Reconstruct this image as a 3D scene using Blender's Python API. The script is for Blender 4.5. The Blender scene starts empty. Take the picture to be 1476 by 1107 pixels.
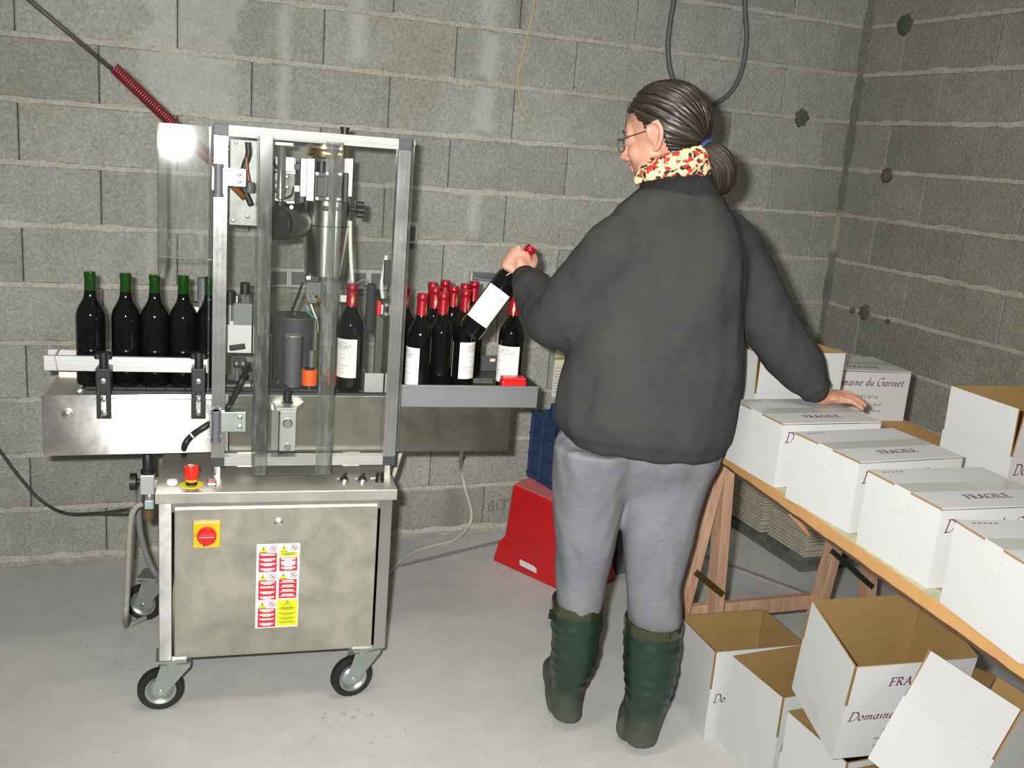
import bpy, bmesh, math, random
import numpy as np
from mathutils import Vector, Matrix, noise as mn

random.seed(7)
np.random.seed(7)
SC = bpy.context.scene
COL = SC.collection
PI = math.pi

# ---------------------------------------------------------------- camera
CF, YAW, PIT, ROL = 1423.83, 0.3921, 0.2317, -0.081
CP = np.array([0.0, -3.7374, 1.6023])
FW = np.array([math.sin(YAW)*math.cos(PIT), math.cos(YAW)*math.cos(PIT), -math.sin(PIT)])
_r0 = np.array([math.cos(YAW), -math.sin(YAW), 0.0]); _d0 = np.cross(FW, _r0)
RT = _r0*math.cos(ROL) + _d0*math.sin(ROL)
DN = -_r0*math.sin(ROL) + _d0*math.cos(ROL)
cam = bpy.data.cameras.new('camera')
cam.sensor_width = 36.0
cam.lens = CF/1476*36
cam.clip_start = 0.05
cam_o = bpy.data.objects.new('camera', cam)
COL.objects.link(cam_o)
_m = Matrix.Identity(4)
for _i in range(3):
    _m[_i][0] = RT[_i]; _m[_i][1] = -DN[_i]; _m[_i][2] = -FW[_i]; _m[_i][3] = CP[_i]
cam_o.matrix_world = _m
SC.camera = cam_o

# ---------------------------------------------------------------- light
world = bpy.data.worlds.new('world'); SC.world = world
world.use_nodes = True
_bg = world.node_tree.nodes['Background']
_bg.inputs[0].default_value = (1.0, 0.97, 0.90, 1)
_bg.inputs[1].default_value = 0.11
fl = bpy.data.lights.new('flash', 'AREA')          # the camera's own flash, up and left of the lens
fl.shape = 'RECTANGLE'; fl.size = 0.05; fl.size_y = 0.03
fl.energy = 62.0
fl.spread = math.radians(125)
fl.color = (1.0, 0.985, 0.95)
flo = bpy.data.objects.new('flash', fl); COL.objects.link(flo)
_fm = _m.copy()
_fp = CP - RT*0.075 - DN*0.055 + FW*0.02
for _i in range(3): _fm[_i][3] = _fp[_i]
flo.matrix_world = _fm
lamp = bpy.data.lights.new('ceiling_lamp', 'AREA')      # the room's tube lamp, up under the ceiling out of view
lamp.shape = 'RECTANGLE'; lamp.size = 1.25; lamp.size_y = 0.12
lamp.energy = 20.0
lamp.color = (1.0, 0.95, 0.84)
lamp_o = bpy.data.objects.new('ceiling_lamp', lamp); COL.objects.link(lamp_o)
lamp_o.location = (0.7, -2.1, 2.9); lamp_o.rotation_euler = (0, 0, 0.25)
SC.view_settings.view_transform = 'Standard'
SC.view_settings.look = 'None'
SC.view_settings.exposure = 0.0
SC.view_settings.gamma = 1.0
SC.view_settings.use_curve_mapping = False

# ---------------------------------------------------------------- measuring helpers
def ray(x, y):
    return FW + RT*((x-738.0)/CF) + DN*((y-553.5)/CF)
def at(x, y, X=None, Y=None, Z=None):
    """point of a sight line on the plane X=, Y= or Z="""
    d = ray(x, y)
    for v, i in ((X, 0), (Y, 1), (Z, 2)):
        if v is not None:
            return CP + d*((v-CP[i])/d[i])
MYAW = -0.1084
MU = np.array([math.cos(MYAW), math.sin(MYAW), 0]); MN = np.array([-MU[1], MU[0], 0]); MO = np.array([.0989, -1.1324, 0])
def mloc(P):
    P = np.asarray(P); return np.array([(P-MO)@MU, (P-MO)@MN, P[2]])
def mwld(l):
    return MO + MU*l[0] + MN*l[1] + np.array([0, 0, l[2]])
def ml(x, y, n=None, z=None):
    """the same in the labelling machine's own axes (along, back, up)"""
    d = ray(x, y)
    if n is not None:
        p = MO + MN*n; return mloc(CP + d*(((p-CP)@MN)/(d@MN)))
    return mloc(at(x, y, Z=z))

# ---------------------------------------------------------------- materials
MATS = {}
def S(v):
    v = v/255.0
    return v/12.92 if v <= .04045 else ((v+.055)/1.055)**2.4
def rgb(r, g, b): return (S(r), S(g), S(b), 1)
def new_mat(name):
    m = bpy.data.materials.new(name); m.use_nodes = True
    nt = m.node_tree
    return m, nt, nt.nodes['Principled BSDF']
def nd(nt, typ, **kw):
    n = nt.nodes.new(typ)
    for k, v in kw.items(): setattr(n, k, v)
    return n
def mth(nt, op, a, b=None, c=None):
    n = nt.nodes.new('ShaderNodeMath'); n.operation = op
    for i, v in enumerate((a, b, c)):
        if v is None: continue
        if hasattr(v, 'links') or hasattr(v, 'is_linked'): nt.links.new(v, n.inputs[i])
        else: n.inputs[i].default_value = v
    return n.outputs[0]
def mixc(nt, fac, a, b):
    n = nt.nodes.new('ShaderNodeMix'); n.data_type = 'RGBA'
    for s, v in ((n.inputs[0], fac), (n.inputs[6], a), (n.inputs[7], b)):
        if hasattr(v, 'is_linked'): nt.links.new(v, s)
        else: s.default_value = v
    return n.outputs[2]
def ramp(nt, src, p0, p1, c0=(0, 0, 0, 1), c1=(1, 1, 1, 1)):
    n = nt.nodes.new('ShaderNodeValToRGB')
    n.color_ramp.elements[0].position = p0; n.color_ramp.elements[1].position = p1
    n.color_ramp.elements[0].color = c0; n.color_ramp.elements[1].color = c1
    nt.links.new(src, n.inputs[0]); return n.outputs[0]
def noi(nt, scale, detail=3, rough=.55, vec=None, dist=0):
    n = nt.nodes.new('ShaderNodeTexNoise')
    n.inputs['Scale'].default_value = scale; n.inputs['Detail'].default_value = detail
    n.inputs['Roughness'].default_value = rough; n.inputs['Distortion'].default_value = dist
    if vec is not None: nt.links.new(vec, n.inputs['Vector'])
    return n.outputs['Fac']
def tco(nt, which='Object', scale=None):
    t = nt.nodes.new('ShaderNodeTexCoord').outputs[which]
    if scale is None: return t
    mp = nt.nodes.new('ShaderNodeMapping'); mp.inputs['Scale'].default_value = scale
    nt.links.new(t, mp.inputs[0]); return mp.outputs[0]
def bump(nt, b, src, strength, dist=.002):
    n = nt.nodes.new('ShaderNodeBump'); n.inputs['Strength'].default_value = strength; n.inputs['Distance'].default_value = dist
    nt.links.new(src, n.inputs['Height']); nt.links.new(n.outputs[0], b.inputs['Normal'])
def mat(name, col, rough=.5, metal=0.0, var=0.0, vs=8.0, bmp=0.0, bs=120.0, spec=None, coat=0.0, sheen=0.0, vec=None, bd=.002):
    """plain procedural surface: base colour with optional mottling and fine relief"""
    if name in MATS: return MATS[name]
    m, nt, b = new_mat(name)
    b.inputs['Base Color'].default_value = col
    b.inputs['Roughness'].default_value = rough
    b.inputs['Metallic'].default_value = metal
    if spec is not None: b.inputs['Specular IOR Level'].default_value = spec
    if coat: b.inputs['Coat Weight'].default_value = coat; b.inputs['Coat Roughness'].default_value = .05
    if sheen: b.inputs['Sheen Weight'].default_value = sheen
    v = tco(nt, 'Object', vec)
    if var:
        f = noi(nt, vs, 4, .6, v)
        dk = tuple(c*(1-var) for c in col[:3]) + (1,); lt = tuple(min(1, c*(1+var)) for c in col[:3]) + (1,)
        nt.links.new(ramp(nt, f, .3, .7, dk, lt), b.inputs['Base Color'])
    if bmp: bump(nt, b, noi(nt, bs, 3, .6, v), bmp, bd)
    MATS[name] = m
    return m

def concrete(name, base, tint, seed, patches=None, speck=.5, bstr=.6, rnd=.18):
    m, nt, b = new_mat(name)
    geo = nt.nodes.new('ShaderNodeNewGeometry'); pos = geo.outputs['Position']
    oi = nt.nodes.new('ShaderNodeObjectInfo')
    big = noi(nt, 1.7, 4, .6, pos); mid = noi(nt, 14, 4, .65, pos); fine = noi(nt, 170, 2, .7, pos)
    grit = nt.nodes.new('ShaderNodeTexVoronoi'); grit.inputs['Scale'].default_value = 120
    nt.links.new(pos, grit.inputs['Vector'])
    c = mixc(nt, ramp(nt, big, .35, .65), base, tint)
    k = mth(nt, 'MULTIPLY_ADD', mid, .48, .76)
    k = mth(nt, 'MULTIPLY', k, mth(nt, 'MULTIPLY_ADD', ramp(nt, noi(nt, 75, 3, .75, pos), .3, .7), .5, .75))
    k = mth(nt, 'MULTIPLY', k, mth(nt, 'MULTIPLY_ADD', fine, speck, 1-speck/2))
    k = mth(nt, 'MULTIPLY', k, mth(nt, 'MULTIPLY_ADD', oi.outputs['Random'], rnd, 1-rnd/2))
    mul = nt.nodes.new('ShaderNodeVectorMath'); mul.operation = 'SCALE'
    nt.links.new(c, mul.inputs[0]); nt.links.new(k, mul.inputs['Scale'])
    out = mul.outputs[0]
    if patches:
        sep = nt.nodes.new('ShaderNodeSeparateXYZ'); nt.links.new(pos, sep.inputs[0])
        wob = mth(nt, 'MULTIPLY_ADD', noi(nt, 6, 5, .75, pos), .5, -.25)
        for (axis, c0, w, z0, z1, amt, colr) in patches:
            dx = mth(nt, 'ABSOLUTE', mth(nt, 'SUBTRACT', mth(nt, 'ADD', sep.outputs[axis], mth(nt, 'MULTIPLY', wob, min(1, w*4))), c0))
            inx = mth(nt, 'SMOOTH_MIN', mth(nt, 'MULTIPLY', mth(nt, 'SUBTRACT', w, dx), 24), 1.0, .2)
            zz = mth(nt, 'ADD', sep.outputs['Z'], mth(nt, 'MULTIPLY', wob, .35))
            za = mth(nt, 'MINIMUM', mth(nt, 'MULTIPLY', mth(nt, 'SUBTRACT', zz, z0), 40), mth(nt, 'MULTIPLY', mth(nt, 'SUBTRACT', z1, zz), 40))
            f = mth(nt, 'MINIMUM', mth(nt, 'MAXIMUM', mth(nt, 'MINIMUM', inx, za), 0.0), 1.0)
            f = mth(nt, 'MULTIPLY', f, mth(nt, 'MULTIPLY_ADD', mid, amt*.8, amt*.6))
            out = mixc(nt, f, out, colr)
    nt.links.new(out, b.inputs['Base Color'])
    b.inputs['Roughness'].default_value = .92
    b.inputs['Specular IOR Level'].default_value = .25
    h = mth(nt, 'ADD', mth(nt, 'MULTIPLY', grit.outputs['Distance'], .7), fine)
    bump(nt, b, h, bstr, .004)
    return m

def steel(name, col, rough, aniso=0.0, smudge=0.0, rot=0.0, radial=False, metal=1.0):
    m, nt, b = new_mat(name)
    b.inputs['Metallic'].default_value = metal
    v = tco(nt, 'Object')
    f = noi(nt, 7, 5, .65, v, .4)
    g = noi(nt, 60, 3, .6, tco(nt, 'Object', (1, 1, 8)))
    b.inputs['Base Color'].default_value = col
    if smudge:
        dk = tuple(c*(1-smudge) for c in col[:3])+(1,)
        nt.links.new(ramp(nt, f, .35, .62, dk, col), b.inputs['Base Color'])
    r = mth(nt, 'ADD', mth(nt, 'MULTIPLY_ADD', f, .22, rough-.11), mth(nt, 'MULTIPLY_ADD', g, .06, -.03))
    nt.links.new(r, b.inputs['Roughness'])
    if aniso:
        b.inputs['Anisotropic'].default_value = aniso
        b.inputs['Anisotropic Rotation'].default_value = rot
        if radial: t = nt.nodes.new('ShaderNodeTangent'); t.direction_type = 'RADIAL'; t.axis = 'Z'
        else:
            t = nt.nodes.new('ShaderNodeCombineXYZ')
            for i in range(3): t.inputs[i].default_value = float(MU[i])
        nt.links.new(t.outputs[0], b.inputs['Tangent'])
    return m

def clear_sheet(name, tint=(.93, .95, .92, 1), rough=.06, haze=.05):
    """thin clear acrylic sheet: passes light straight through, mirrors a little, slightly scratched"""
    m, nt, b = new_mat(name)
    nt.nodes.remove(b)
    out = nt.nodes['Material Output']
    tr = nt.nodes.new('ShaderNodeBsdfTransparent'); tr.inputs[0].default_value = tint
    gl = nt.nodes.new('ShaderNodeBsdfGlossy'); gl.inputs['Roughness'].default_value = rough
    df = nt.nodes.new('ShaderNodeBsdfDiffuse'); df.inputs[0].default_value = (.8, .82, .8, 1)
    lw = nt.nodes.new('ShaderNodeLayerWeight'); lw.inputs[0].default_value = .5     # same from either side of the sheet
    frs = mth(nt, 'MULTIPLY_ADD', mth(nt, 'POWER', lw.outputs['Facing'], 5.0), .92, .045)
    m1 = nt.nodes.new('ShaderNodeMixShader'); m2 = nt.nodes.new('ShaderNodeMixShader')
    nt.links.new(frs, m1.inputs[0]); nt.links.new(tr.outputs[0], m1.inputs[1]); nt.links.new(gl.outputs[0], m1.inputs[2])
    sc = ramp(nt, noi(nt, 14, 4, .7, tco(nt, 'Object', (6, 6, 1))), .5, .8, (haze*.4,)*3+(1,), (haze*1.6,)*3+(1,))
    nt.links.new(sc, m2.inputs[0]); nt.links.new(m1.outputs[0], m2.inputs[1]); nt.links.new(df.outputs[0], m2.inputs[2])
    nt.links.new(m2.outputs[0], out.inputs[0])
    return m

# ---------------------------------------------------------------- mesh helpers
class B:
    """collects shapes for one mesh; every face carries a material slot"""
    def __init__(self): self.v = []; self.f = []; self.m = []; self.uv = {}
    def add(self, vs, fs, mi=0):
        o = len(self.v); self.v += [tuple(map(float, p)) for p in vs]
        for f in fs: self.f.append(tuple(i+o for i in f)); self.m.append(mi)
        return o
    def hexa(self, p, mi=0):          # p: 4 bottom (ccw) + 4 top
        self.add(p, [(3, 2, 1, 0), (4, 5, 6, 7), (0, 1, 5, 4), (1, 2, 6, 5), (2, 3, 7, 6), (3, 0, 4, 7)], mi)
    def box(self, x0, x1, y0, y1, z0, z1, mi=0):
        self.hexa([(x0, y0, z0), (x1, y0, z0), (x1, y1, z0), (x0, y1, z0), (x0, y0, z1), (x1, y0, z1), (x1, y1, z1), (x0, y1, z1)], mi)
    def beam(self, a, b, w, h, up=(0, 0, 1), mi=0):
        a, b = Vector(a), Vector(b); d = (b-a).normalized(); s = d.cross(Vector(up))
        if s.length < 1e-4: s = d.cross(Vector((1, 0, 0)))
        s.normalize(); u = s.cross(d)
        q = [(-1, -1), (1, -1), (1, 1), (-1, 1)]
        self.hexa([a+s*(w/2*i)+u*(h/2*j) for i, j in q] + [b+s*(w/2*i)+u*(h/2*j) for i, j in q], mi)
    def cyl(self, a, b, r0, r1=None, n=20, mi=0, caps=True):
        r1 = r0 if r1 is None else r1
        a, b = Vector(a), Vector(b); d = (b-a).normalized()
        s = d.orthogonal().normalized(); u = d.cross(s)
        vs = []
        for c, r in ((a, r0), (b, r1)):
            vs += [c+s*(r*math.cos(2*PI*i/n))+u*(r*math.sin(2*PI*i/n)) for i in range(n)]
        fs = [(i, (i+1) % n, n+(i+1) % n, n+i) for i in range(n)]
        if caps: fs += [tuple(range(n-1, -1, -1)), tuple(range(n, 2*n))]
        self.add(vs, fs, mi)
    def lathe(self, prof, c=(0, 0, 0), ax=(0, 0, 1), n=28, mi=0, cap=True, mfun=None):
        c = Vector(c); d = Vector(ax).normalized(); s = d.orthogonal().normalized(); u = d.cross(s)
        vs = []
        for r, h in prof:
            vs += [c+d*h+s*(r*math.cos(2*PI*i/n))+u*(r*math.sin(2*PI*i/n)) for i in range(n)]
        o = self.add(vs, [], mi)
        for k in range(len(prof)-1):
            mm = mfun(k) if mfun else mi
            for i in range(n):
                j = (i+1) % n
                self.f.append((o+k*n+i, o+k*n+j, o+(k+1)*n+j, o+(k+1)*n+i)); self.m.append(mm)
        if cap:
            self.f.append(tuple(o+i for i in range(n-1, -1, -1))); self.m.append(mfun(0) if mfun else mi)
            self.f.append(tuple(o+(len(prof)-1)*n+i for i in range(n))); self.m.append(mfun(len(prof)-2) if mfun else mi)
    def tube(self, pts, r, n=10, mi=0, cap=True):
        pts = [Vector(p) for p in pts]; rs = r if hasattr(r, '__len__') else [r]*len(pts)
        vs = []; prev = None
        for k, p in enumerate(pts):
            d = (pts[min(k+1, len(pts)-1)]-pts[max(k-1, 0)]).normalized()
            s = d.orthogonal().normalized() if prev is None else (prev-d*prev.dot(d)).normalized()
            prev = s; u = d.cross(s)
            vs += [p+s*(rs[k]*math.cos(2*PI*i/n))+u*(rs[k]*math.sin(2*PI*i/n)) for i in range(n)]
        fs = [(k*n+i, k*n+(i+1) % n, (k+1)*n+(i+1) % n, (k+1)*n+i) for k in range(len(pts)-1) for i in range(n)]
        if cap: fs += [tuple(range(n-1, -1, -1)), tuple((len(pts)-1)*n+i for i in range(n))]
        self.add(vs, fs, mi)
    def ell(self, c, ax, n=20, m=12, mi=0):
        """ellipsoid; ax = three half-axis vectors"""
        c = Vector(c); A = [Vector(a) for a in ax]; vs = [c-A[2]]
        for j in range(1, m):
            t = PI*j/m
            vs += [c+A[0]*(math.sin(t)*math.cos(2*PI*i/n))+A[1]*(math.sin(t)*math.sin(2*PI*i/n))-A[2]*math.cos(t) for i in range(n)]
        vs.append(c+A[2]); L = len(vs)-1
        fs = [(0, 1+(i+1) % n, 1+i) for i in range(n)] + [(L, 1+(m-2)*n+i, 1+(m-2)*n+(i+1) % n) for i in range(n)]
        fs += [(1+j*n+i, 1+j*n+(i+1) % n, 1+(j+1)*n+(i+1) % n, 1+(j+1)*n+i) for j in range(m-2) for i in range(n)]
        self.add(vs, fs, mi)
    def prism(self, poly, d, mi=0):
        """closed planar polygon pushed along d"""
        n = len(poly); P = [Vector(p) for p in poly]; d = Vector(d)
        self.add(P+[p+d for p in P], [tuple(range(n-1, -1, -1)), tuple(range(n, 2*n))]+[(i, (i+1) % n, n+(i+1) % n, n+i) for i in range(n)], mi)
    def loft(self, rings, mi=0, cap=True):
        n = len(rings[0]); vs = [p for r in rings for p in r]
        fs = [(k*n+i, k*n+(i+1) % n, (k+1)*n+(i+1) % n, (k+1)*n+i) for k in range(len(rings)-1) for i in range(n)]
        if cap: fs += [tuple(range(n-1, -1, -1)), tuple((len(rings)-1)*n+i for i in range(n))]
        self.add(vs, fs, mi)
    def mesh(self, name):
        me = bpy.data.meshes.new(name)
        me.from_pydata(self.v, [], self.f)
        me.polygons.foreach_set('material_index', self.m)
        bm = bmesh.new(); bm.from_mesh(me)
        bmesh.ops.recalc_face_normals(bm, faces=bm.faces)
        bm.to_mesh(me); bm.free()
        return me
    def build(self, name, mats, parent=None, smooth=False, bevel=0.0, ang=35, seg=2):
        me = self.mesh(name)
        return put(name, me, mats, parent, smooth, bevel, ang, seg)
def put(name, me, mats, parent=None, smooth=False, bevel=0.0, ang=35, seg=2):
    for m in (mats if isinstance(mats, (list, tuple)) else [mats]): me.materials.append(m)
    o = bpy.data.objects.new(name, me); COL.objects.link(o)
    if parent is not None: o.parent = parent
    if bevel:
        md = o.modifiers.new('bevel', 'BEVEL'); md.width = bevel; md.segments = seg; md.limit_method = 'ANGLE'; md.angle_limit = math.radians(ang)
    if smooth:
        me.polygons.foreach_set('use_smooth', [True]*len(me.polygons))
        if smooth != 'all': sharp(me, ang)
    return o
def sharp(me, ang):
    bm = bmesh.new(); bm.from_mesh(me); a = math.radians(ang)
    for e in bm.edges:
        if len(e.link_faces) == 2 and e.calc_face_angle(0) > a: e.smooth = False
    bm.to_mesh(me); bm.free()
def tag(o, label=None, cat=None, group=None, kind=None):
    if label: o['label'] = label
    if cat: o['category'] = cat
    if group: o['group'] = group
    if kind: o['kind'] = kind
    return o
def thing(name, label, cat, loc=(0, 0, 0), rotz=0.0, group=None):
    o = bpy.data.objects.new(name, None); COL.objects.link(o)
    o.empty_display_size = .05
    o.location = loc; o.rotation_euler = (0, 0, rotz)
    return tag(o, label, cat, group)
def copy_tree(o):
    c = o.copy(); COL.objects.link(c)
    for ch in list(o.children):
        d = ch.copy(); COL.objects.link(d); d.parent = c
        for g in list(ch.children):
            e = g.copy(); COL.objects.link(e); e.parent = d
    return c
def spline(pts, n=8):
    """Catmull-Rom through the points"""
    P = [np.array(p, float) for p in pts]; P = [2*P[0]-P[1]]+P+[2*P[-1]-P[-2]]; out = []
    for i in range(1, len(P)-2):
        for k in range(n):
            t = k/n
            out.append(.5*((2*P[i])+(-P[i-1]+P[i+1])*t+(2*P[i-1]-5*P[i]+4*P[i+1]-P[i+2])*t*t+(-P[i-1]+3*P[i]-3*P[i+1]+P[i+2])*t**3))
    out.append(P[-2]); return out

# ---------------------------------------------------------------- common materials
M_BLACK = mat('black_plastic', rgb(28, 28, 30), .45, bmp=.05, bs=300)
M_RUBBER = mat('black_rubber', rgb(24, 23, 24), .7, var=.2, vs=20)
M_GREYPL = mat('grey_plastic', rgb(95, 97, 98), .5, var=.06)
M_DARKGREY = mat('dark_grey_rubber', rgb(62, 64, 66), .65, var=.15, vs=25, bmp=.08)
M_ALU = steel('aluminium', (.52, .52, .51, 1), .18, 0, .12, metal=.78)
M_RAIL = mat('rail_profile', rgb(160, 161, 157), .5, .1, var=.06, vs=20)
M_ALUP = mat('aluminium_plate', rgb(176, 178, 176), .45, .55, var=.08, vs=18)
M_CHROME = mat('chrome', (.75, .75, .76, 1), .2, .85, var=.05)
M_ZINC = mat('zinc_plate', rgb(168, 176, 170), .38, .75, var=.1, vs=12)
M_STEEL = steel('stainless_steel', (.63, .61, .54, 1), .36, .6, .14)
M_STEELC = steel('stainless_steel_bright', (.58, .575, .55, 1), .25, .98, .16, .25)
M_TOP = steel('stainless_top', (.47, .455, .40, 1), .42, 0, .18, metal=.6)
M_BOLT = mat('bolt_steel', (.7, .7, .68, 1), .28, 1.0)
M_RED = mat('red_plastic', rgb(205, 30, 28), .35, var=.06)
M_YEL = mat('yellow_plastic', rgb(238, 176, 18), .4, var=.04)
M_WHITEPL = mat('white_plastic', rgb(226, 226, 224), .4)
M_ORANGE = mat('orange_rubber', rgb(226, 98, 34), .5, var=.08, vs=30)
M_ACRYL = clear_sheet('clear_acrylic', (.962, .97, .958, 1), .034, .007)
M_STRIPA = clear_sheet('frosted_acrylic', (.86, .87, .85, 1), .12, .075)
M_ACRYLG = clear_sheet('scratched_acrylic', (.95, .96, .945, 1), .045, .06)
M_ACRYLE = clear_sheet('acrylic_edge', (.66, .68, .64, 1), .08, .10)
M_BRASS = mat('brass', (.72, .52, .22, 1), .25, 1.0, var=.15)
M_BEIGEC = mat('beige_cable', rgb(186, 182, 168), .5)
M_GREYC = mat('grey_cable', rgb(120, 122, 122), .55)
M_DARKC = mat('dark_cable', rgb(50, 52, 56), .5)

# ================================================================ the setting
XC, XJ, YJ, PZ = 3.1052, -.2904, .2427, .2046
PATCH = (.52, .52, .49, 1)
def wx(x, y): return at(x, y, Y=0.0)
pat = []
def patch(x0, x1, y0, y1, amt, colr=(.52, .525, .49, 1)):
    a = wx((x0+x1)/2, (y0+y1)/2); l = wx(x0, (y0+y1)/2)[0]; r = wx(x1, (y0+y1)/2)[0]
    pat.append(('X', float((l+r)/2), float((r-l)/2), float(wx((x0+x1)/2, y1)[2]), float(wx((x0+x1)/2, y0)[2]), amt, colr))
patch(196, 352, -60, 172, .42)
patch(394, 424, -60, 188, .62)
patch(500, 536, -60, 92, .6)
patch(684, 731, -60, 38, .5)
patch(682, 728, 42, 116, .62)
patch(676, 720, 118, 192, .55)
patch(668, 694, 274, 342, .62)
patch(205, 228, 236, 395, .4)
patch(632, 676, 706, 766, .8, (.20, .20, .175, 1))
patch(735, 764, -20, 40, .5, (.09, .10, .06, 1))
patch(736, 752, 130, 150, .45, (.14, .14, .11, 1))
blue = wx(420, 73)
pat.append(('X', float(wx(280, 60)[0]), .95, float(blue[2]-.004), float(blue[2]+.004), .5, (.16, .17, .30, 1)))
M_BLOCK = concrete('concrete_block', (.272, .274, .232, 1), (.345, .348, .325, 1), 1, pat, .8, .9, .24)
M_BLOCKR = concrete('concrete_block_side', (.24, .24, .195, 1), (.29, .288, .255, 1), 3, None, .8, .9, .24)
M_MORTAR = concrete('mortar', (.37, .36, .31, 1), (.44, .43, .37, 1), 2, None, .35, .6, .05)
M_JOINT = mat('dark_joint', rgb(52, 50, 46), .95)

def block_mesh(w, h, t=.02):
    """block face with a worn chamfered edge; local x along the wall, z up, front at y=0"""
    b = B(); c = .004; n = 4
    o = [(0, c, 0), (w, c, 0), (w, c, h), (0, c, h)]; i = [(c, 0, c), (w-c, 0, c), (w-c, 0, h-c), (c, 0, h-c)]; k = [(0, t, 0), (w, t, 0), (w, t, h), (0, t, h)]
    b.add(o+i+k, [(4, 5, 6, 7)]+[(j, (j+1) % 4, 4+(j+1) % 4, 4+j) for j in range(4)]+[(8+j, 8+(j+1) % 4, (j+1) % 4, j) for j in range(4)])
    return b.mesh('block')
BH = PZ-.013
def mortar_strip(name, length, seed, mats, parent, y=-.0015):
    """bed joint: a ragged bead of mortar along one course"""
    rnd = random.Random(seed); n = int(length/.045); b = B(); vs = []
    for k in range(n+1):
        x = length*k/n
        lo = -.0068-rnd.random()*.0025-(rnd.random() < .10)*.005; hi = .0072+rnd.random()*.003+(rnd.random() < .10)*.007
        vs += [(x, y+.012, lo-.001), (x, y+rnd.random()*.002, lo), (x, y-.001+rnd.random()*.002, hi), (x, y+.012, hi+.001)]
    fs = [(4*k+j, 4*k+4+j, 4*k+5+j, 4*k+1+j) for k in range(n) for j in range(3)]
    b.add(vs, fs)
    return b.build(name, mats, parent)

def wall(name, origin, rotz, length, nrow, joints, mb, seed):
    """block wall: dark core, courses of blocks, beads of mortar"""
    b = B(); b.box(0, length, .02, .2, -.1, nrow*PZ)
    w = tag(b.build(name, [M_JOINT]), kind='structure')
    w.location = origin; w.rotation_euler = (0, 0, rotz)
    full = block_mesh(.497, BH); full.materials.append(mb)
    cuts = {}
    for r in range(nrow):
        z = r*PZ+.0065
        j0 = joints(r); x = j0-.5*math.ceil(j0/.5)
        while x < length:
            a, e = max(x+.0015, 0), min(x+.4985, length); wd = round(e-a, 4)
            if wd > .02:
                if abs(wd-.497) < .002: me = full
                else:
                    if wd not in cuts:
                        cuts[wd] = block_mesh(wd, BH); cuts[wd].materials.append(mb)
                    me = cuts[wd]
                o = bpy.data.objects.new('block', me); COL.objects.link(o); o.parent = w
                o.location = (a, random.uniform(-.0012, .0012), z)
            x += .5
        if r: mortar_strip('mortar_joint', length, seed+r, [M_MORTAR], w).location = (0, 0, r*PZ)
    return w
XL = -1.45
# even rows counted from the course whose top is the line at 9 pitches
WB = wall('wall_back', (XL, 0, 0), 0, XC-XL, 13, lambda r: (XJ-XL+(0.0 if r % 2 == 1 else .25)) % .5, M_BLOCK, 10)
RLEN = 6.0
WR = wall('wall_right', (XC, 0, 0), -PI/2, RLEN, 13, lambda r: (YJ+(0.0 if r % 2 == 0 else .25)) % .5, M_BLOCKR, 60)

b = B(); b.box(-4.5, XC+.2, -6.5, .2, -.2, 0)
def floor_mat():
    m, nt, p = new_mat('floor_concrete')
    geo = nt.nodes.new('ShaderNodeNewGeometry'); pos = geo.outputs['Position']
    big = noi(nt, 1.1, 5, .6, pos, .3); mid = noi(nt, 9, 5, .65, pos); fine = noi(nt, 130, 3, .7, pos)
    c = ramp(nt, big, .3, .7, (.462, .464, .448, 1), (.536, .538, .525, 1))
    k = mth(nt, 'MULTIPLY', mth(nt, 'MULTIPLY_ADD', mid, .34, .83), mth(nt, 'MULTIPLY_ADD', fine, .30, .85))
    mul = nt.nodes.new('ShaderNodeVectorMath'); mul.operation = 'SCALE'
    nt.links.new(c, mul.inputs[0]); nt.links.new(k, mul.inputs['Scale'])
    # dark scuffs and crumbs, denser around one worn spot in front of the machine
    sc = noi(nt, 34, 3, .75, pos, 1.2)
    spot = at(487, 1030, Z=0)
    d = nt.nodes.new('ShaderNodeVectorMath'); d.operation = 'DISTANCE'; nt.links.new(pos, d.inputs[0]); d.inputs[1].default_value = tuple(spot)
    near = mth(nt, 'MAXIMUM', mth(nt, 'MULTIPLY_ADD', d.outputs['Value'], -1.3, .35), 0.0)
    f = ramp(nt, mth(nt, 'ADD', sc, mth(nt, 'MULTIPLY', near, .32)), .67, .74)
    out = mixc(nt, mth(nt, 'MULTIPLY', f, .5), mul.outputs[0], (.13, .125, .10, 1))
    # rubbed light area by the wall foot
    nt.links.new(out, p.inputs['Base Color']); p.inputs['Roughness'].default_value = .75; p.inputs['Specular IOR Level'].default_value = .3
    bump(nt, p, fine, .18, .002)
    return m
M_FLOOR = floor_mat()
FLOOR = tag(b.build('floor', [M_FLOOR]), kind='structure')
# mortar fillet along the foot of the back wall
b = B(); n = 90; vs = []
for k in range(n+1):
    x = XL+(XC-XL)*k/n; r = .018+.012*random.random()
    vs += [(x, .0, r*1.2), (x, -r*.5, r*.45), (x, -r*1.6, .0015)]
b.add(vs, [(3*k+j, 3*k+3+j, 3*k+4+j, 3*k+1+j) for k in range(n) for j in range(2)])
tag(b.build('trim_1', [M_MORTAR], None, True), kind='structure')
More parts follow.
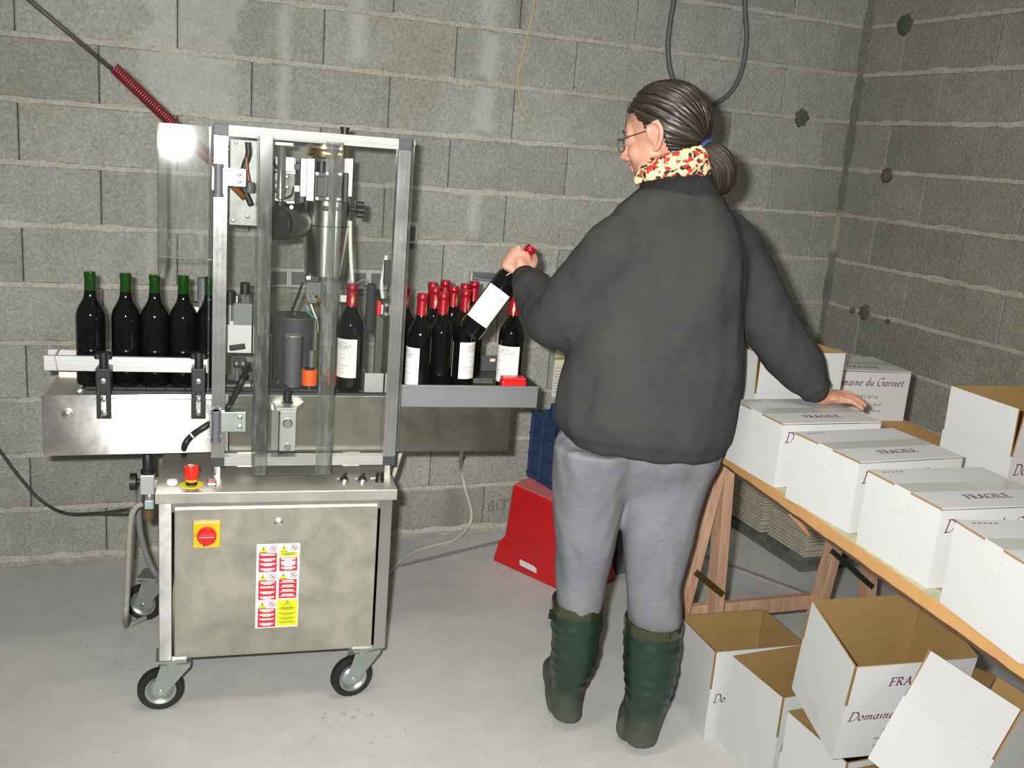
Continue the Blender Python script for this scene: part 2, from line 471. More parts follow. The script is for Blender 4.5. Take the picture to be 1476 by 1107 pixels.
# dark mortar seam up the corner
b = B(); n = 46; vs = []; rnd = random.Random(5)
for k in range(n+1):
    z = 2.62*k/n; r = .011+.009*rnd.random()
    vs += [(XC-r*1.5, -.002, z), (XC-r*.6, -r*.6, z), (XC-.002, -r*1.4, z)]
b.add(vs, [(3*k+j, 3*k+3+j, 3*k+4+j, 3*k+1+j) for k in range(n) for j in range(2)])
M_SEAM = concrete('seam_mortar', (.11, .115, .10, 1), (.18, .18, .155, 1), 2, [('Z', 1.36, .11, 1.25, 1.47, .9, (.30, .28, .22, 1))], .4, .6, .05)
tag(b.build('trim_2', [M_SEAM], None, True), kind='structure')
# dark lumps of mortar left on the walls
M_LUMP = mat('dark_mortar', rgb(84, 84, 74), .95, var=.3, vs=40, bmp=.5, bs=60)
def lump(px, py, r, side, seed):
    rnd = random.Random(seed); P = at(px, py, X=XC) if side else at(px, py, Y=0)
    b = B(); n = 22; ring = []
    for k in range(n):
        q = r*(.86+.2*rnd.random()+.1*math.sin(2*k+seed)); ring.append((q*math.cos(2*PI*k/n), q*math.sin(2*PI*k/n)))
    lay = []
    for s, d in ((1, .001), (.9, -.008), (.55, -.014), (.1, -.015)):
        if side: lay.append([(XC-.002+d, P[1]+a*s, P[2]+c*s) for a, c in ring])
        else: lay.append([(P[0]+a*s, -.002+d, P[2]+c*s) for a, c in ring])
    b.loft(lay)
    w = WR if side else WB
    o = b.build('mortar_patch', [M_LUMP], None, True)
    o.parent = w; o.matrix_parent_inverse = (Matrix.Translation(w.location) @ Matrix.Rotation(w.rotation_euler.z, 4, 'Z')).inverted()
lump(1305, 36, .045, 1, 1); lump(1155, 170, .038, 0, 2); lump(1279, 253, .034, 1, 3); lump(1247, 450, .034, 1, 4); lump(1230, 448, .014, 1, 5); lump(1281, 463, .011, 1, 6)

# ---------------------------------------------------------------- things on the wall
def wpt(x, y, off=.0): return at(x, y, Y=-off)
def cable(name, pts, r, m, label, cat='cable', n=8, seg=8, group=None, sp=True):
    b = B(); P = spline(pts, seg) if sp else pts
    P = [Vector(p) for p in P]; o = P[0].copy()
    b.tube([p-o for p in P], r, n)
    ob = b.build(name, [m], None, 'all'); ob.location = o
    return tag(ob, label, cat, group)
cable('string', [wpt(772, -25, .012), wpt(770, 0, .012), wpt(763, 40, .012), wpt(754, 75, .012), wpt(747, 110, .012), wpt(748, 135, .012), wpt(753, 155, .014), wpt(760, 169, .018)], .0028,
      mat('yellow_string', rgb(196, 172, 112), .8, var=.15, vs=60), 'thin yellow string hanging loose down the block wall', 'string')
cable('hanging_cable', [wpt(980, -40, .03), wpt(968, 20, .03), wpt(963, 62, .03), wpt(966, 100, .03), wpt(979, 130, .03), wpt(1003, 149, .03), wpt(1028, 150, .03), wpt(1052, 134, .03), wpt(1068, 105, .03), wpt(1076, 60, .03), wpt(1074, 15, .03), wpt(1072, -40, .03)], .0105,
      mat('grey_hose', rgb(88, 92, 94), .55), 'thick grey cable hanging in a loop on the wall above the person', 'cable', 10)
M_SOCK = mat('socket_frame', rgb(178, 180, 174), .5); M_SOCKD = mat('socket_cover', rgb(98, 102, 104), .4)
def socket(px0, py0, px1, py1, k, label, shift=0.0):
    a = wpt(px0, py0); c = wpt(px1, py1)
    w = c[0]-a[0]; h = a[2]-c[2]
    t = thing('wall_socket', label, 'socket', (a[0], -.002, c[2]))
    b = B(); b.box(0, w, -.034, 0, 0, h); b.build('housing', [M_SOCK], t, False, .004)
    for i in range(k):
        b = B(); q = w/k; x0 = q*i+q*.13
        b.box(x0, x0+q*.74, -.042, -.034, h*.17, h*.83); b.build('cover', [M_SOCKD], t, False, .003)
    return t
socket(386, 384, 442, 413, 2, 'double grey wall socket behind the large black roller')
socket(499, 386, 556, 416, 2, 'double grey wall socket behind the bottle in the machine')
socket(566, 318, 598, 350, 1, 'small grey switch box on the wall behind the right frame post')
t = thing('wall_socket', 'grey wall socket with raised dark lid above the packing tray', 'socket', wpt(672, 428, .0))
p0 = wpt(672, 428); p1 = wpt(706, 392); w = p1[0]-p0[0]; h = p1[2]-p0[2]
b = B(); b.box(0, w, -.04, -.002, 0, h); b.build('housing', [M_SOCK], t, False, .004)
b = B(); b.hexa([(.006, -.045, h*.72), (w+.02, -.10, h*.72), (w+.02, -.04, h*.72), (.006, -.04, h*.72), (.006, -.05, h*.8), (w+.02, -.10, h*.76), (w+.02, -.04, h*1.02), (.006, -.04, h*1.02)]); b.build('lid', [M_SOCKD], t, False, .003)
b = B(); b.box(w*.2, w*.8, -.046, -.04, h*.1, h*.62); b.build('cover', [M_SOCK], t, False, .003)

# cables on and near the floor
cable('power_cable', [wpt(-30, 610, .03), wpt(0, 650, .03), wpt(30, 690, .04), wpt(60, 722, .05), wpt(95, 740, .1), wpt(140, 740, .2), mwld(ml(175, 736, n=.36)), mwld(ml(205, 732, n=.34))], .006, M_DARKC,
      'dark power cable sagging from the left wall to the machine')
cable('grey_cable', [mwld(ml(666, 645, n=.42)), wpt(664, 672, .05), wpt(670, 702, .04), wpt(679, 735, .035), wpt(676, 757, .04), at(655, 778, Z=.008), at(625, 786, Z=.008), at(598, 795, Z=.008), at(578, 808, Z=.008), at(562, 824, Z=.008), at(545, 850, Z=.008)], .0075, M_BEIGEC,
      'pale cable dropping from the conveyor and curving across the floor')
cable('white_cable', [mwld(ml(580, 646, n=.45)), mwld(ml(575, 660, n=.45)), mwld(ml(567, 685, n=.45)), mwld(ml(556, 708, n=.44))], .0075, M_BEIGEC,
      'pale cable leading down behind the right corner of the steel cabinet')
M_STRIP = mat('floor_strip', rgb(150, 147, 150), .6, var=.12, vs=30)
def strip(name, pts, w, label):
    b = B(); P = [Vector(p) for p in pts]
    for a, c in zip(P[:-1], P[1:]):
        s = (c-a).cross(Vector((0, 0, 1))).normalized()*w/2; u = Vector((0, 0, .006))
        b.hexa([a-s, a+s, c+s, c-s, a-s*.75+u, a+s*.75+u, c+s*.75+u, c-s*.75+u])
    o = P[0].copy(); b.v = [tuple(Vector(v)-o) for v in b.v]
    ob = b.build(name, [M_STRIP]); ob.location = o
    return tag(ob, label, 'cable cover')
strip('cable_cover', [at(540, 827, Z=0), at(567, 820, Z=0), at(640, 802, Z=0), at(722, 782, Z=0)], .036, 'flat grey cable cover on the floor between machine and red crate')
strip('cable_cover', [at(985, 790, Z=0), at(1010, 800, Z=0), at(1090, 830, Z=0), at(1172, 860, Z=0)], .036, 'flat grey cable cover on the floor under the table')
# coiled red air hose coming down from the upper left into the machine
t = thing('coiled_air_hose', 'red coiled air hose on a dark line slanting down to the machine', 'hose', mwld(ml(165, 103, n=.24)))
o = Vector(t.location)
A = [Vector(mwld(ml(x, y, n=n)))-o for x, y, n in ((20, -22, .24), (42, 0, .24), (165, 103, .24), (243, 178, .24), (305, 236, .24), (352, 285, .26))]
b = B(); b.tube(A[:3], .0055, 8); b.build('air_line', [mat('dark_air_line', rgb(52, 50, 42), .5)], t, 'all')
b = B(); b.tube([A[2], A[3], A[4], A[5]], .007, 8); b.build('core_line', [M_DARKC], t, 'all')
hp = []; tot = (A[4]-A[2]).length; d = (A[4]-A[2]).normalized(); s = d.orthogonal().normalized(); u = d.cross(s); turns = 50
for k in range(turns*8+1):
    q = k/(turns*8); c = A[2].lerp(A[4], q)+Vector((0, 0, .008)); a = 2*PI*turns*q
    hp.append(c+s*(.0135*math.cos(a))+u*(.0135*math.sin(a)))
b = B(); b.tube(hp, .0032, 6); b.build('coil', [mat('red_hose', rgb(104, 30, 32), .3, coat=.4)], t, 'all')
b = B(); b.tube([A[4], A[5]], .009, 8); b.build('hose_end', [mat('amber_hose', rgb(150, 88, 40), .3)], t, 'all')

# faint stamps left on two blocks
def stamp(txt, px, py, size):
    P = wpt(px, py, .0)
    fc = bpy.data.curves.new('stamp', 'FONT'); fc.body = txt; fc.size = size
    fo = bpy.data.objects.new('stamp', fc); COL.objects.link(fo)
    dg = bpy.context.evaluated_depsgraph_get(); me = bpy.data.meshes.new_from_object(fo.evaluated_get(dg)); bpy.data.objects.remove(fo)
    me.transform(Matrix.Rotation(PI/2, 4, 'X')); me.materials.clear()
    o = put('stamp', me, concrete('stamp_ink', (.15, .15, .135, 1), (.24, .24, .21, 1), 5) if 'stamp_ink' not in bpy.data.materials else bpy.data.materials['stamp_ink'], WB)
    o.location = (P[0]-XL, -.0030, P[2])
stamp('6IT', 701, 737, .075); stamp('06', 1148, 470, .06)

# ================================================================ labelling machine (own axes: x along, y back, z up)
MT = thing('labelling_machine', 'stainless steel bottle labelling machine on castors with clear acrylic guard', 'machine', tuple(MO), MYAW)
def mp(name, b, m, smooth=False, bevel=0.0, parent=None, **k): return b.build(name, m, parent or MT, smooth, bevel, **k)
def rect(px0, py0, px1, py1, n):
    a = ml(px0, py0, n); c = ml(px1, py1, n); return min(a[0], c[0]), max(a[0], c[0]), min(a[2], c[2]), max(a[2], c[2])
ZB, ZT, CW, CD = .165, .6575, .622, .56
# cabinet
b = B(); b.box(.006, .012, .03, CD, ZB, ZT-.03); mp('side_panel', b, M_STEEL)
b = B(); b.box(CW-.012, CW-.006, .03, CD, ZB, ZT-.03); mp('side_panel', b, M_STEEL)
b = B(); b.box(.006, CW-.006, CD-.006, CD, ZB, ZT-.03); mp('back_panel', b, M_STEEL)
b = B(); b.box(.006, CW-.006, .012, CD, ZB, ZB+.006); mp('base_plate', b, M_STEEL)
for x0, x1 in ((0, .034), (CW-.034, CW)):
    b = B(); b.box(x0, x1, 0, .034, ZB, ZT-.03); mp('corner_post', b, M_STEELC, False, .002)
    b = B(); b.box(x0, x1, CD-.034, CD, ZB, ZT-.03); mp('corner_post', b, M_STEEL, False, .002)
b = B(); b.box(.034, CW-.034, .010, .030, ZT-.062, ZT-.03); mp('top_rail', b, M_STEEL)
b = B(); b.box(-.008, CW+.010, -.010, CD+.006, ZT-.031, ZT); mp('top_plate', b, M_TOP, False, .002)
b = B(); b.box(.040, CW-.040, .002, .014, ZB+.008, ZT-.050); door = mp('cabinet_door', b, steel('door_steel', (.56, .545, .46, 1), .40, 0, .30, metal=.9), False, .002)
# door furniture
a = ml(402, 754, .0)
b = B(); b.lathe([(.013, 0), (.013, -.006), (.009, -.008)], (a[0], .002, a[2]), (0, 1, 0), 20); b.box(a[0]-.0015, a[0]+.0015, -.0075, -.006, a[2]-.005, a[2]+.005); b.build('lock', M_BOLT, door, True)
x0, x1, z0, z1 = rect(279, 753, 317, 788, -.004)
b = B(); b.box(x0, x1, -.008, .002, z0, z1); sw = mp('isolator_switch', b, M_YEL, False, .0015)
cx, cz = (x0+x1)/2, (z0+z1)/2
b = B(); b.lathe([(.025, -.008), (.025, -.020), (.022, -.024), (.02, -.024)], (cx, 0, cz), (0, 1, 0), 28); b.build('rotary_knob', M_RED, sw, True)
b = B(); b.box(cx-.022, cx+.022, -.036, -.022, cz-.006, cz+.006); b.build('knob_grip', M_RED, sw, False, .002)
b = B(); b.box(x0+.004, x0+.006, -.0086, -.008, cz-.004, cz+.004); b.box(cx-.010, cx-.004, -.0086, -.008, z0+.004, z0+.007); b.box(cx+.002, cx+.004, -.0086, -.008, z0+.004, z0+.0075); b.box(cx-.002, cx+.0, -.0086, -.008, z0+.004, z0+.007)
b.build('switch_marking', M_BLACK, sw)['kind'] = 'stuff'
# warning sheet
TL, BRn = ml(369, 780, 0), ml(431, 911, 0)
SW_, SH_ = .116, .252
sx, sz = ml(400, 845, 0)[0]-SW_/2, ml(400, 845, 0)[2]-SH_/2
b = B()
def q(x0, x1, y0, y1, mi, lay=1):
    """flat print on the warning sheet; x,y as fractions"""
    yy = .0019-.00025*lay
    b.add([(sx+SW_*x0, yy, sz+SH_*(1-y1)), (sx+SW_*x1, yy, sz+SH_*(1-y1)), (sx+SW_*x1, yy, sz+SH_*(1-y0)), (sx+SW_*x0, yy, sz+SH_*(1-y0))], [(0, 1, 2, 3)], mi)
def poly(pts, mi, lay):
    yy = .0019-.00025*lay
    b.add([(sx+SW_*x, yy, sz+SH_*(1-y)) for x, y in pts], [tuple(range(len(pts)))], mi)
q(0, 1, 0, 1, 0, 0)
def tri(cx, cy, r, mi, lay): poly([(cx-r*1.05, cy+r*.42), (cx+r*1.05, cy+r*.42), (cx, cy-r*.5)], mi, lay)
def ringp(cx, cy, r):
    for k in range(20):
        a0, a1 = 2*PI*k/20, 2*PI*(k+1)/20; f = SW_/SH_
        poly([(cx+r*math.cos(a0), cy+r*f*math.sin(a0)), (cx+r*math.cos(a1), cy+r*f*math.sin(a1)), (cx+r*.78*math.cos(a1), cy+r*.78*f*math.sin(a1)), (cx+r*.78*math.cos(a0), cy+r*.78*f*math.sin(a0))], 4, 2)
    poly([(cx-r*.62, cy-r*.22), (cx-r*.5, cy-r*.32), (cx+r*.62, cy+r*.22), (cx+r*.5, cy+r*.32)], 4, 3)
    poly([(cx-r*.4, cy+.004), (cx-r*.1, cy-.009), (cx+r*.35, cy-.002), (cx+r*.1, cy+.011)], 3, 2)
def tlines(x0, x1, ys, mi, h=.008):
    rr = random.Random(int(x0*100+ys[0]*1000))
    for y in ys:
        for k, (s, dy) in enumerate(((1, 0), (.9, .0125), (.55, .025))):
            if k == 2 and rr.random() < .5: continue
            c = (x0+x1)/2; hw = (x1-x0)/2*s*(.86+.1*rr.random())
            q(c-hw, c+hw, y+dy, y+dy+h, mi, 2)
L0, L1, R0_, R1_ = .055, .47, .53, .95
for (c0, c1, yt, ys) in ((L0, L1, .105, (.115, .17, .225, .285)), (L0, L1, .435, (.445, .50, .56, .62)), (L0, L1, .765, (.775, .83, .885, .94))):
    tri(c0+.10, yt-.042, .075, 2, 1); tri(c0+.10, yt-.04, .09, 3, .5)
    q(c0+.088, c0+.112, yt-.062, yt-.035, 3, 2); q(c0+.09, c0+.11, yt-.03, yt-.022, 3, 2)
    ringp(c0+.33, yt-.05, .075)
    q(c0, c1, yt, yt+.225, 1); tlines(c0+.02, c1-.02, ys, 0)
for (yt, h0) in ((.10, 0), (.425, 1)):
    tri(R0_+.10, yt-.042, .075, 2, 1); tri(R0_+.10, yt-.04, .09, 3, .5); q(R0_+.088, R0_+.112, yt-.062, yt-.035, 3, 2); ringp(R0_+.34, yt-.05, .075)
q(R0_, R1_, .10, .15, 2); tlines(R0_+.03, R1_-.03, (.108,), 3, .006)
q(R0_, R1_, .165, .325, 1); tlines(R0_+.02, R1_-.02, (.172, .21, .235, .275), 0)
q(R0_, R1_, .425, .65, 1)
for y in (.435, .49, .545, .60): q(R0_+.08, R1_-.08, y, y+.015, 0, 2); q(R0_+.03, R1_-.03, y+.022, y+.028, 0, 2)
q(.50, .985, .67, .985, 2)
tri(.74, .725, .11, 3, 2); tri(.74, .725, .088, 2, 3); poly([(.73, .70), (.755, .70), (.74, .718), (.755, .718), (.73, .74), (.738, .722), (.725, .722)], 3, 4)
for y in (.765, .825, .88, .93): tlines(.53, .95, (y,), 3, .005)
b.build('warning_sheet', [mat('print_white', rgb(236, 236, 238), .5), mat('print_red', rgb(214, 28, 42), .5), mat('print_yellow', rgb(214, 220, 20), .5), mat('print_black', rgb(40, 38, 30), .5), mat('print_crimson', rgb(190, 36, 70), .5)], door)

# controls on the top plate
def ctl(px, py): return ml(px, py, z=ZT)
def knob_base(b, p, r, h): b.lathe([(r, 0), (r, h*.6), (r*.86, h)], (p[0], p[1], ZT), n=24)
p = ctl(248, 697); b = B(); b.lathe([(.015, 0), (.015, .006), (.0135, .010), (.005, .0115)], (p[0], p[1], ZT), n=24); mp('push_button', b, M_WHITEPL, True)['label'] = 'white round push button'
p = ctl(276, 699); b = B(); b.cyl((p[0], p[1], ZT), (p[0], p[1], ZT+.0015), .031, n=32); es = mp('emergency_stop', b, mat('stop_yellow', rgb(226, 214, 30), .5))
b = B(); b.cyl((p[0], p[1], ZT), (p[0], p[1], ZT+.012), .0155, n=24); b.build('stop_collar', M_BLACK, es, True)
b = B(); b.cyl((p[0], p[1], ZT+.012), (p[0], p[1], ZT+.018), .016, n=24); b.build('stop_ring', M_YEL, es, True)
b = B(); b.lathe([(.0165, .018), (.019, .03), (.0205, .044), (.019, .052), (.012, .0545)], (p[0], p[1], ZT), n=28); b.build('stop_button', mat('stop_red', rgb(226, 42, 30), .35), es, True)
fc = bpy.data.curves.new('stop_text', 'FONT'); fc.body = 'STOP'; fc.size = .0085; fc.align_x = 'CENTER'
fo = bpy.data.objects.new('stop_text', fc); COL.objects.link(fo)
dg = bpy.context.evaluated_depsgraph_get(); tm = bpy.data.meshes.new_from_object(fo.evaluated_get(dg)); bpy.data.objects.remove(fo)
tm.transform(Matrix.Translation((p[0], p[1]-.0275, ZT+.0018))); put('stop_text', tm, M_BLACK, es)
p = ctl(305, 697); b = B(); b.box(p[0]-.013, p[0]+.013, p[1]-.020, p[1]+.020, ZT, ZT+.008); db = mp('double_button', b, M_BOLT, False, .004)
b = B(); b.box(p[0]-.010, p[0]+.010, p[1]-.017, p[1]-.003, ZT+.008, ZT+.014); b.build('red_button', M_RED, db, False, .002)
b = B(); b.box(p[0]-.010, p[0]+.010, p[1]+.003, p[1]+.018, ZT+.008, ZT+.013); b.build('green_button', mat('green_button', rgb(40, 110, 70), .4), db, False, .002)
for px in (496, 522):
    p = ctl(px, 694); b = B(); b.lathe([(.0155, 0), (.0155, .005), (.012, .009)], (p[0], p[1], ZT), n=24); s_ = mp('selector_switch', b, M_BOLT, True)
    b = B(); b.cyl((p[0], p[1], ZT+.008), (p[0], p[1], ZT+.013), .0105, n=20); b.beam((p[0]-.004, p[1]-.010, ZT+.018), (p[0]+.004, p[1]+.010, ZT+.018), .007, .012); b.build('selector_handle', M_BLACK, s_, False, .001)
    b = B(); b.box(p[0]-.017, p[0]-.006, p[1]+.018, p[1]+.030, ZT, ZT+.0006); b.build('tag', M_WHITEPL, s_)
p = ctl(547, 694); b = B(); b.lathe([(.0135, 0), (.012, .003), (.0105, .026), (.0085, .028)], (p[0], p[1], ZT), n=24); kn = mp('speed_knob', b, M_BLACK, True)
b = B()
for k in range(11):
    a = math.radians(-130+26*k+90)
    for r0, r1 in ((.018, .0225),):
        d_ = Vector((math.cos(a), math.sin(a), 0)); t_ = Vector((-d_.y, d_.x, 0))*.0011
        c_ = Vector((p[0], p[1], ZT+.0007)); b.add([c_+d_*r0-t_, c_+d_*r1-t_, c_+d_*r1+t_, c_+d_*r0+t_], [(0, 1, 2, 3)])
b.build('dial_marks', M_BLACK, kn)['kind'] = 'stuff'
b = B(); b.lathe([(.0255, 0), (.0255, .0004)], (p[0], p[1], ZT), n=32); b.build('dial_plate', mat('dial_plate', rgb(176, 178, 176), .4, .5), kn)
b = B(); b.box(p[0]-.022, p[0]+.006, p[1]+.020, p[1]+.036, ZT, ZT+.0006); b.build('tag', M_WHITEPL, kn)

# castors
def castor(c, ang, nm='castor'):
    """swivel castor: plate under the frame, fork, rubber tyre on a zinc rim; ang = trailing direction"""
    r = .062; W = .030
    e = bpy.data.objects.new(nm, None); COL.objects.link(e); e.empty_display_size = .03; e.parent = MT
    e.location = c; e.rotation_euler = (0, 0, ang)
    tr = .028                                    # trail
    pr = [(-.4*W, 0)]
    b = B(); b.lathe([(.040, -W/2*.7), (.050, -W/2), (.058, -W/2), (r, -W/2*.55), (r, W/2*.55), (.058, W/2), (.050, W/2), (.040, W/2*.7)], (tr, 0, r), (0, 1, 0), 36, cap=False); b.build('tyre', M_RUBBER, e, True, ang=50)
    b = B(); b.lathe([(.012, -W/2-.004), (.030, -W/2*.5), (.036, -W/2), (.0415, -W/2-.001), (.0415, W/2+.001), (.036, W/2), (.030, W/2*.5), (.012, W/2+.004)], (tr, 0, r), (0, 1, 0), 30); b.build('rim', M_ZINC, e, True, ang=50)
    for s in (-1, 1):
        y = s*(W/2+.007)
        P = [(tr-.014, y, r-.012), (tr+.016, y, r-.010), (tr+.024, y, r+.006), (-.016+.012, y, .148), (-.052, y, .150), (-.052, y, .140), (tr-.026, y, r+.010)]
        P = [(tr-.013, y, r-.014), (tr+.013, y, r-.014), (tr+.024, y, r+.004), (.026, y, .148), (-.052, y, .148), (-.050, y, .134), (tr-.020, y, r+.002)]
        b = B(); b.prism(P, (0, s*.003, 0)); b.build('fork', M_ZINC, e, False, .001)
    b = B(); b.cyl((tr, -W/2-.013, r), (tr, W/2+.013, r), .0065, n=12); b.build('axle', M_BOLT, e, True)
    b = B(); b.cyl((0, 0, .142), (0, 0, .158), .030, n=24); b.box(-.052, .026, -W/2-.010, W/2+.010, .143, .148); b.build('swivel_head', M_ZINC, e, True)
    b = B(); b.box(-.04, .04, -.04, .04, .157, .1645); b.build('mount_plate', M_ZINC, e)
    return e
# front castors: wheel a little left of the pivot
castor((.030, .040, 0), PI+.05); castor((CW-.062, .044, 0), PI+.25); castor((-.058, CD+.02, 0), PI-.25); castor((CW-.055, CD-.05, 0), PI+.4)

# air regulator on the left side
rg = ml(214, 690, n=.16); x, z = -.028, rg[2]; y = .16
P = lambda px, py: ml(px, py, n=y)
x = P(213, 690)[0]
b = B(); b.box(x-.019, x+.019, y-.02, y+.02, P(213, 710)[2], P(213, 682)[2]); reg = mp('air_regulator', b, M_ALUP, False, .003)
b = B(); b.lathe([(.019, P(213, 682)[2]), (.019, P(213, 677)[2]), (.0135, P(213, 676)[2]), (.0145, P(213, 657)[2]), (.012, P(213, 654)[2])], (x, y, 0), n=20); b.build('regulator_knob', M_BLACK, reg, True)
b = B(); b.cyl((x-.02, y, P(213, 694)[2]), (x-.03, y, P(213, 694)[2]), .006, n=12); b.lathe([(.024, 0), (.024, .016), (.02, .018)], (x-.046, y, P(213, 694)[2]), (1, 0, 0), 24); b.build('pressure_gauge', M_BLACK, reg, True)
b = B(); b.lathe([(.008, P(213, 710)[2]), (.012, P(213, 714)[2]), (.012, P(213, 720)[2])], (x+.004, y, 0), n=14); b.build('chrome_fitting', M_CHROME, reg, True)
b = B(); b.box(x-.008, x+.016, y-.014, y+.014, P(213, 732)[2], P(213, 719)[2]); b.build('valve_block', mat('blue_grey_valve', rgb(150, 165, 172), .4), reg, False, .003)
b = B(); b.lathe([(.004, P(213, 750)[2]), (.013, P(213, 747)[2]), (.015, P(213, 741)[2]), (.014, P(213, 733)[2])], (x+.002, y, 0), n=16); b.build('filter_bowl', mat('amber_bowl', rgb(92, 74, 42), .15), reg, True)
b = B(); b.box(x+.014, .0, y-.012, y+.012, P(213, 702)[2], P(213, 690)[2]); b.build('bracket', M_ALUP, reg)
pts = [P(206, 726), P(197, 730), P(190, 742), P(187, 765), P(185, 810), P(183, 860), P(181, 890), ml(182, 902, z=.012), ml(190, 899, z=.01), ml(215, 888, z=.01)]
b = B(); b.tube(spline(pts, 6), .0085, 10); mp('air_hose', b, mat('pale_hose', rgb(138, 138, 126), .45), 'all')
y2 = .3
Pz = lambda px, py: ml(px, py, n=y2)
b = B(); b.tube(spline([Pz(203, 700), Pz(200, 735), Pz(202, 765), Pz(208, 790), Pz(216, 812), Pz(224, 826), ml(232, 838, n=.32)], 6), .009, 10); mp('air_hose', b, mat('grey_hose_dark', rgb(112, 110, 114), .45), 'all')

# guard frame: aluminium profiles with dark corner caps
FN0, FN1 = .104, .138
xl0, xl1 = .130, .165; xr0, xr1 = .604, .639
zb, zt = .690, 1.610
prof = []
for x0, x1 in ((xl0, xl1), (xr0, xr1)):
    b = B(); b.box(x0, x1, FN0, FN1, zb+.028, zt-.030)
    for g in (.3, .7): b.box(x0+(x1-x0)*g-.002, x0+(x1-x0)*g+.002, FN0-.0012, FN0, zb+.028, zt-.030)
    mp('frame_post', b, M_ALU, False, .0012)
b = B(); b.box(xl1, xr0, FN0, FN1, zt-.030, zt-.002); b.box(xl1, xr0, FN0-.0012, FN0, zt-.020, zt-.016); mp('frame_rail', b, M_RAIL, False, .0012)
b = B(); b.box(xl1, xr0, FN0, FN1, zb+.002, zb+.028); b.box(xl1, xr0, FN0-.0012, FN0, zb+.012, zb+.016); mp('frame_rail', b, M_RAIL, False, .0012)
M_CAP = mat('dark_cap', rgb(52, 56, 62), .5)
for x0, x1 in ((xl0, xl1), (xr0, xr1)):
    for z0, z1 in ((zb, zb+.028), (zt-.030, zt)):
        b = B(); b.box(x0-.0008, x1+.0008, FN0-.001, FN1+.001, z0, z1); mp('corner_cap', b, M_CAP, False, .0015)
# foot brackets that carry the frame on the cabinet
for x in (xl0+.008, xr0+.008):
    b = B(); b.box(x, x+.016, FN0+.012, FN1-.004, ZT, zb); mp('frame_foot', b, M_STEEL)
# hinges on the left post
for py0, py1, pz0, pz1 in ((236, 278, 243, 268), (590, 630, 594, 620)):
    a = ml(318, py0, FN0); c = ml(318, py1, FN0); e0 = ml(330, pz0, FN0); e1 = ml(352, pz1, FN0)
    b = B(); b.cyl((xl0+.012, FN0-.012, c[2]), (xl0+.012, FN0-.012, a[2]), .0115, n=18); hg = mp('hinge', b, M_GREYPL, True)
    for zz in (a[2], c[2]): b = B(); b.cyl((xl0+.012, FN0-.012, zz-.010), (xl0+.012, FN0-.012, zz), .0135, n=18); b.build('hinge_collar', M_GREYPL, hg, True)
    b = B(); b.box(xl1-.010, e1[0]+.004, FN0-.010, FN0-.004, e1[2]-.002, e0[2]+.002); b.box(xl0-.004, xl0+.006, FN0-.010, FN1-.01, c[2]+.006, a[2]-.006); b.build('hinge_plate', M_ZINC, hg, False, .001)
    for zz in (e0[2]-.012, e1[2]+.012): b = B(); b.lathe([(.006, 0), (.006, -.005), (.004, -.006)], (e1[0]-.012, FN0-.010, zz), (0, 1, 0), 14); b.build('hinge_bolt', M_BOLT, hg, True)
# acrylic: door sheet, protruding middle channel, left guard box, right edge strip
b = B(); b.box(xl1-.004, .322, FN0+.020, FN0+.024, zb+.02, zt-.024); b.box(.322+.14, xr0+.004, FN0+.020, FN0+.024, zb+.02, zt-.024); mp('guard_sheet', b, M_ACRYL)
CHX0, CHX1, CHN = ml(368, 500, .03)[0], ml(482, 500, .03)[0], .030
ctz, cbz = ml(375, 196, CHN)[2], ml(420, 684, CHN)[2]
b = B(); b.box(CHX0, CHX1, CHN, CHN+.004, cbz, ctz); mp('front_sheet', b, M_ACRYL)
b = B(); b.box(CHX0-.004, CHX0, CHN, FN0+.02, cbz, ctz); mp('channel_side', b, M_ACRYLE)
b = B(); b.box(CHX1, CHX1+.004, CHN, FN0+.02, cbz, ctz); mp('channel_side', b, M_ACRYLE)
for pa, pb in ((369, 387), (461, 482)):
    a_, c_ = ml(pa, 500, CHN)[0], ml(pb, 500, CHN)[0]
    b = B(); b.box(a_, c_, CHN-.004, CHN-.0005, cbz, ctz); mp('corner_strip', b, M_STRIPA, False, .001)
    b = B(); b.box(a_-.0012, a_+.0008, CHN-.006, CHN-.004, cbz, ctz); b.box(c_-.0008, c_+.0012, CHN-.006, CHN-.004, cbz, ctz); mp('strip_edge', b, M_ACRYLE)['kind'] = 'stuff'
gx0, gx1 = ml(226, 300, FN0)[0], xl0-.002
gz1, gz0 = ml(260, 179, FN0)[2], ml(260, 373, FN0)[2]
gb = ml(222, 400, FN0)[2]
def plate(b, c, yaw, w, h, t, lean=0.0):
    d = Vector((math.cos(yaw), math.sin(yaw), 0)); nn = Vector((-d.y, d.x, 0)); c = Vector(c); u = Vector((0, 0, h))+nn*(h*lean)
    a, e = c, c+d*w
    b.hexa([a, e, e+nn*t, a+nn*t, a+u, e+u, e+nn*t+u, a+nn*t+u])
b = B(); plate(b, (gx0, FN0+.012, gz0), .043, gx1-gx0, gz1-gz0, .004, .024); mp('left_guard_sheet', b, M_ACRYLG)
b = B(); b.box(gx0, gx0+.004, FN0+.016, .42, gb, gz1); mp('left_guard_side', b, M_ACRYLE)
b = B(); b.box(gx0, gx1, FN0+.010, FN0+.0115, gz0-.0015, gz0+.001); mp('guard_edge', b, M_ACRYLE)
b = B(); b.box(gx1-.010, gx1-.006, FN0+.02, .50, .90, gz1); mp('left_guard_side', b, M_ACRYLE)
b = B(); b.box(xr1+.004, xr1+.010, FN0+.01, FN0+.02, zb+.04, zt-.004); mp('right_edge_strip', b, M_ACRYLE)

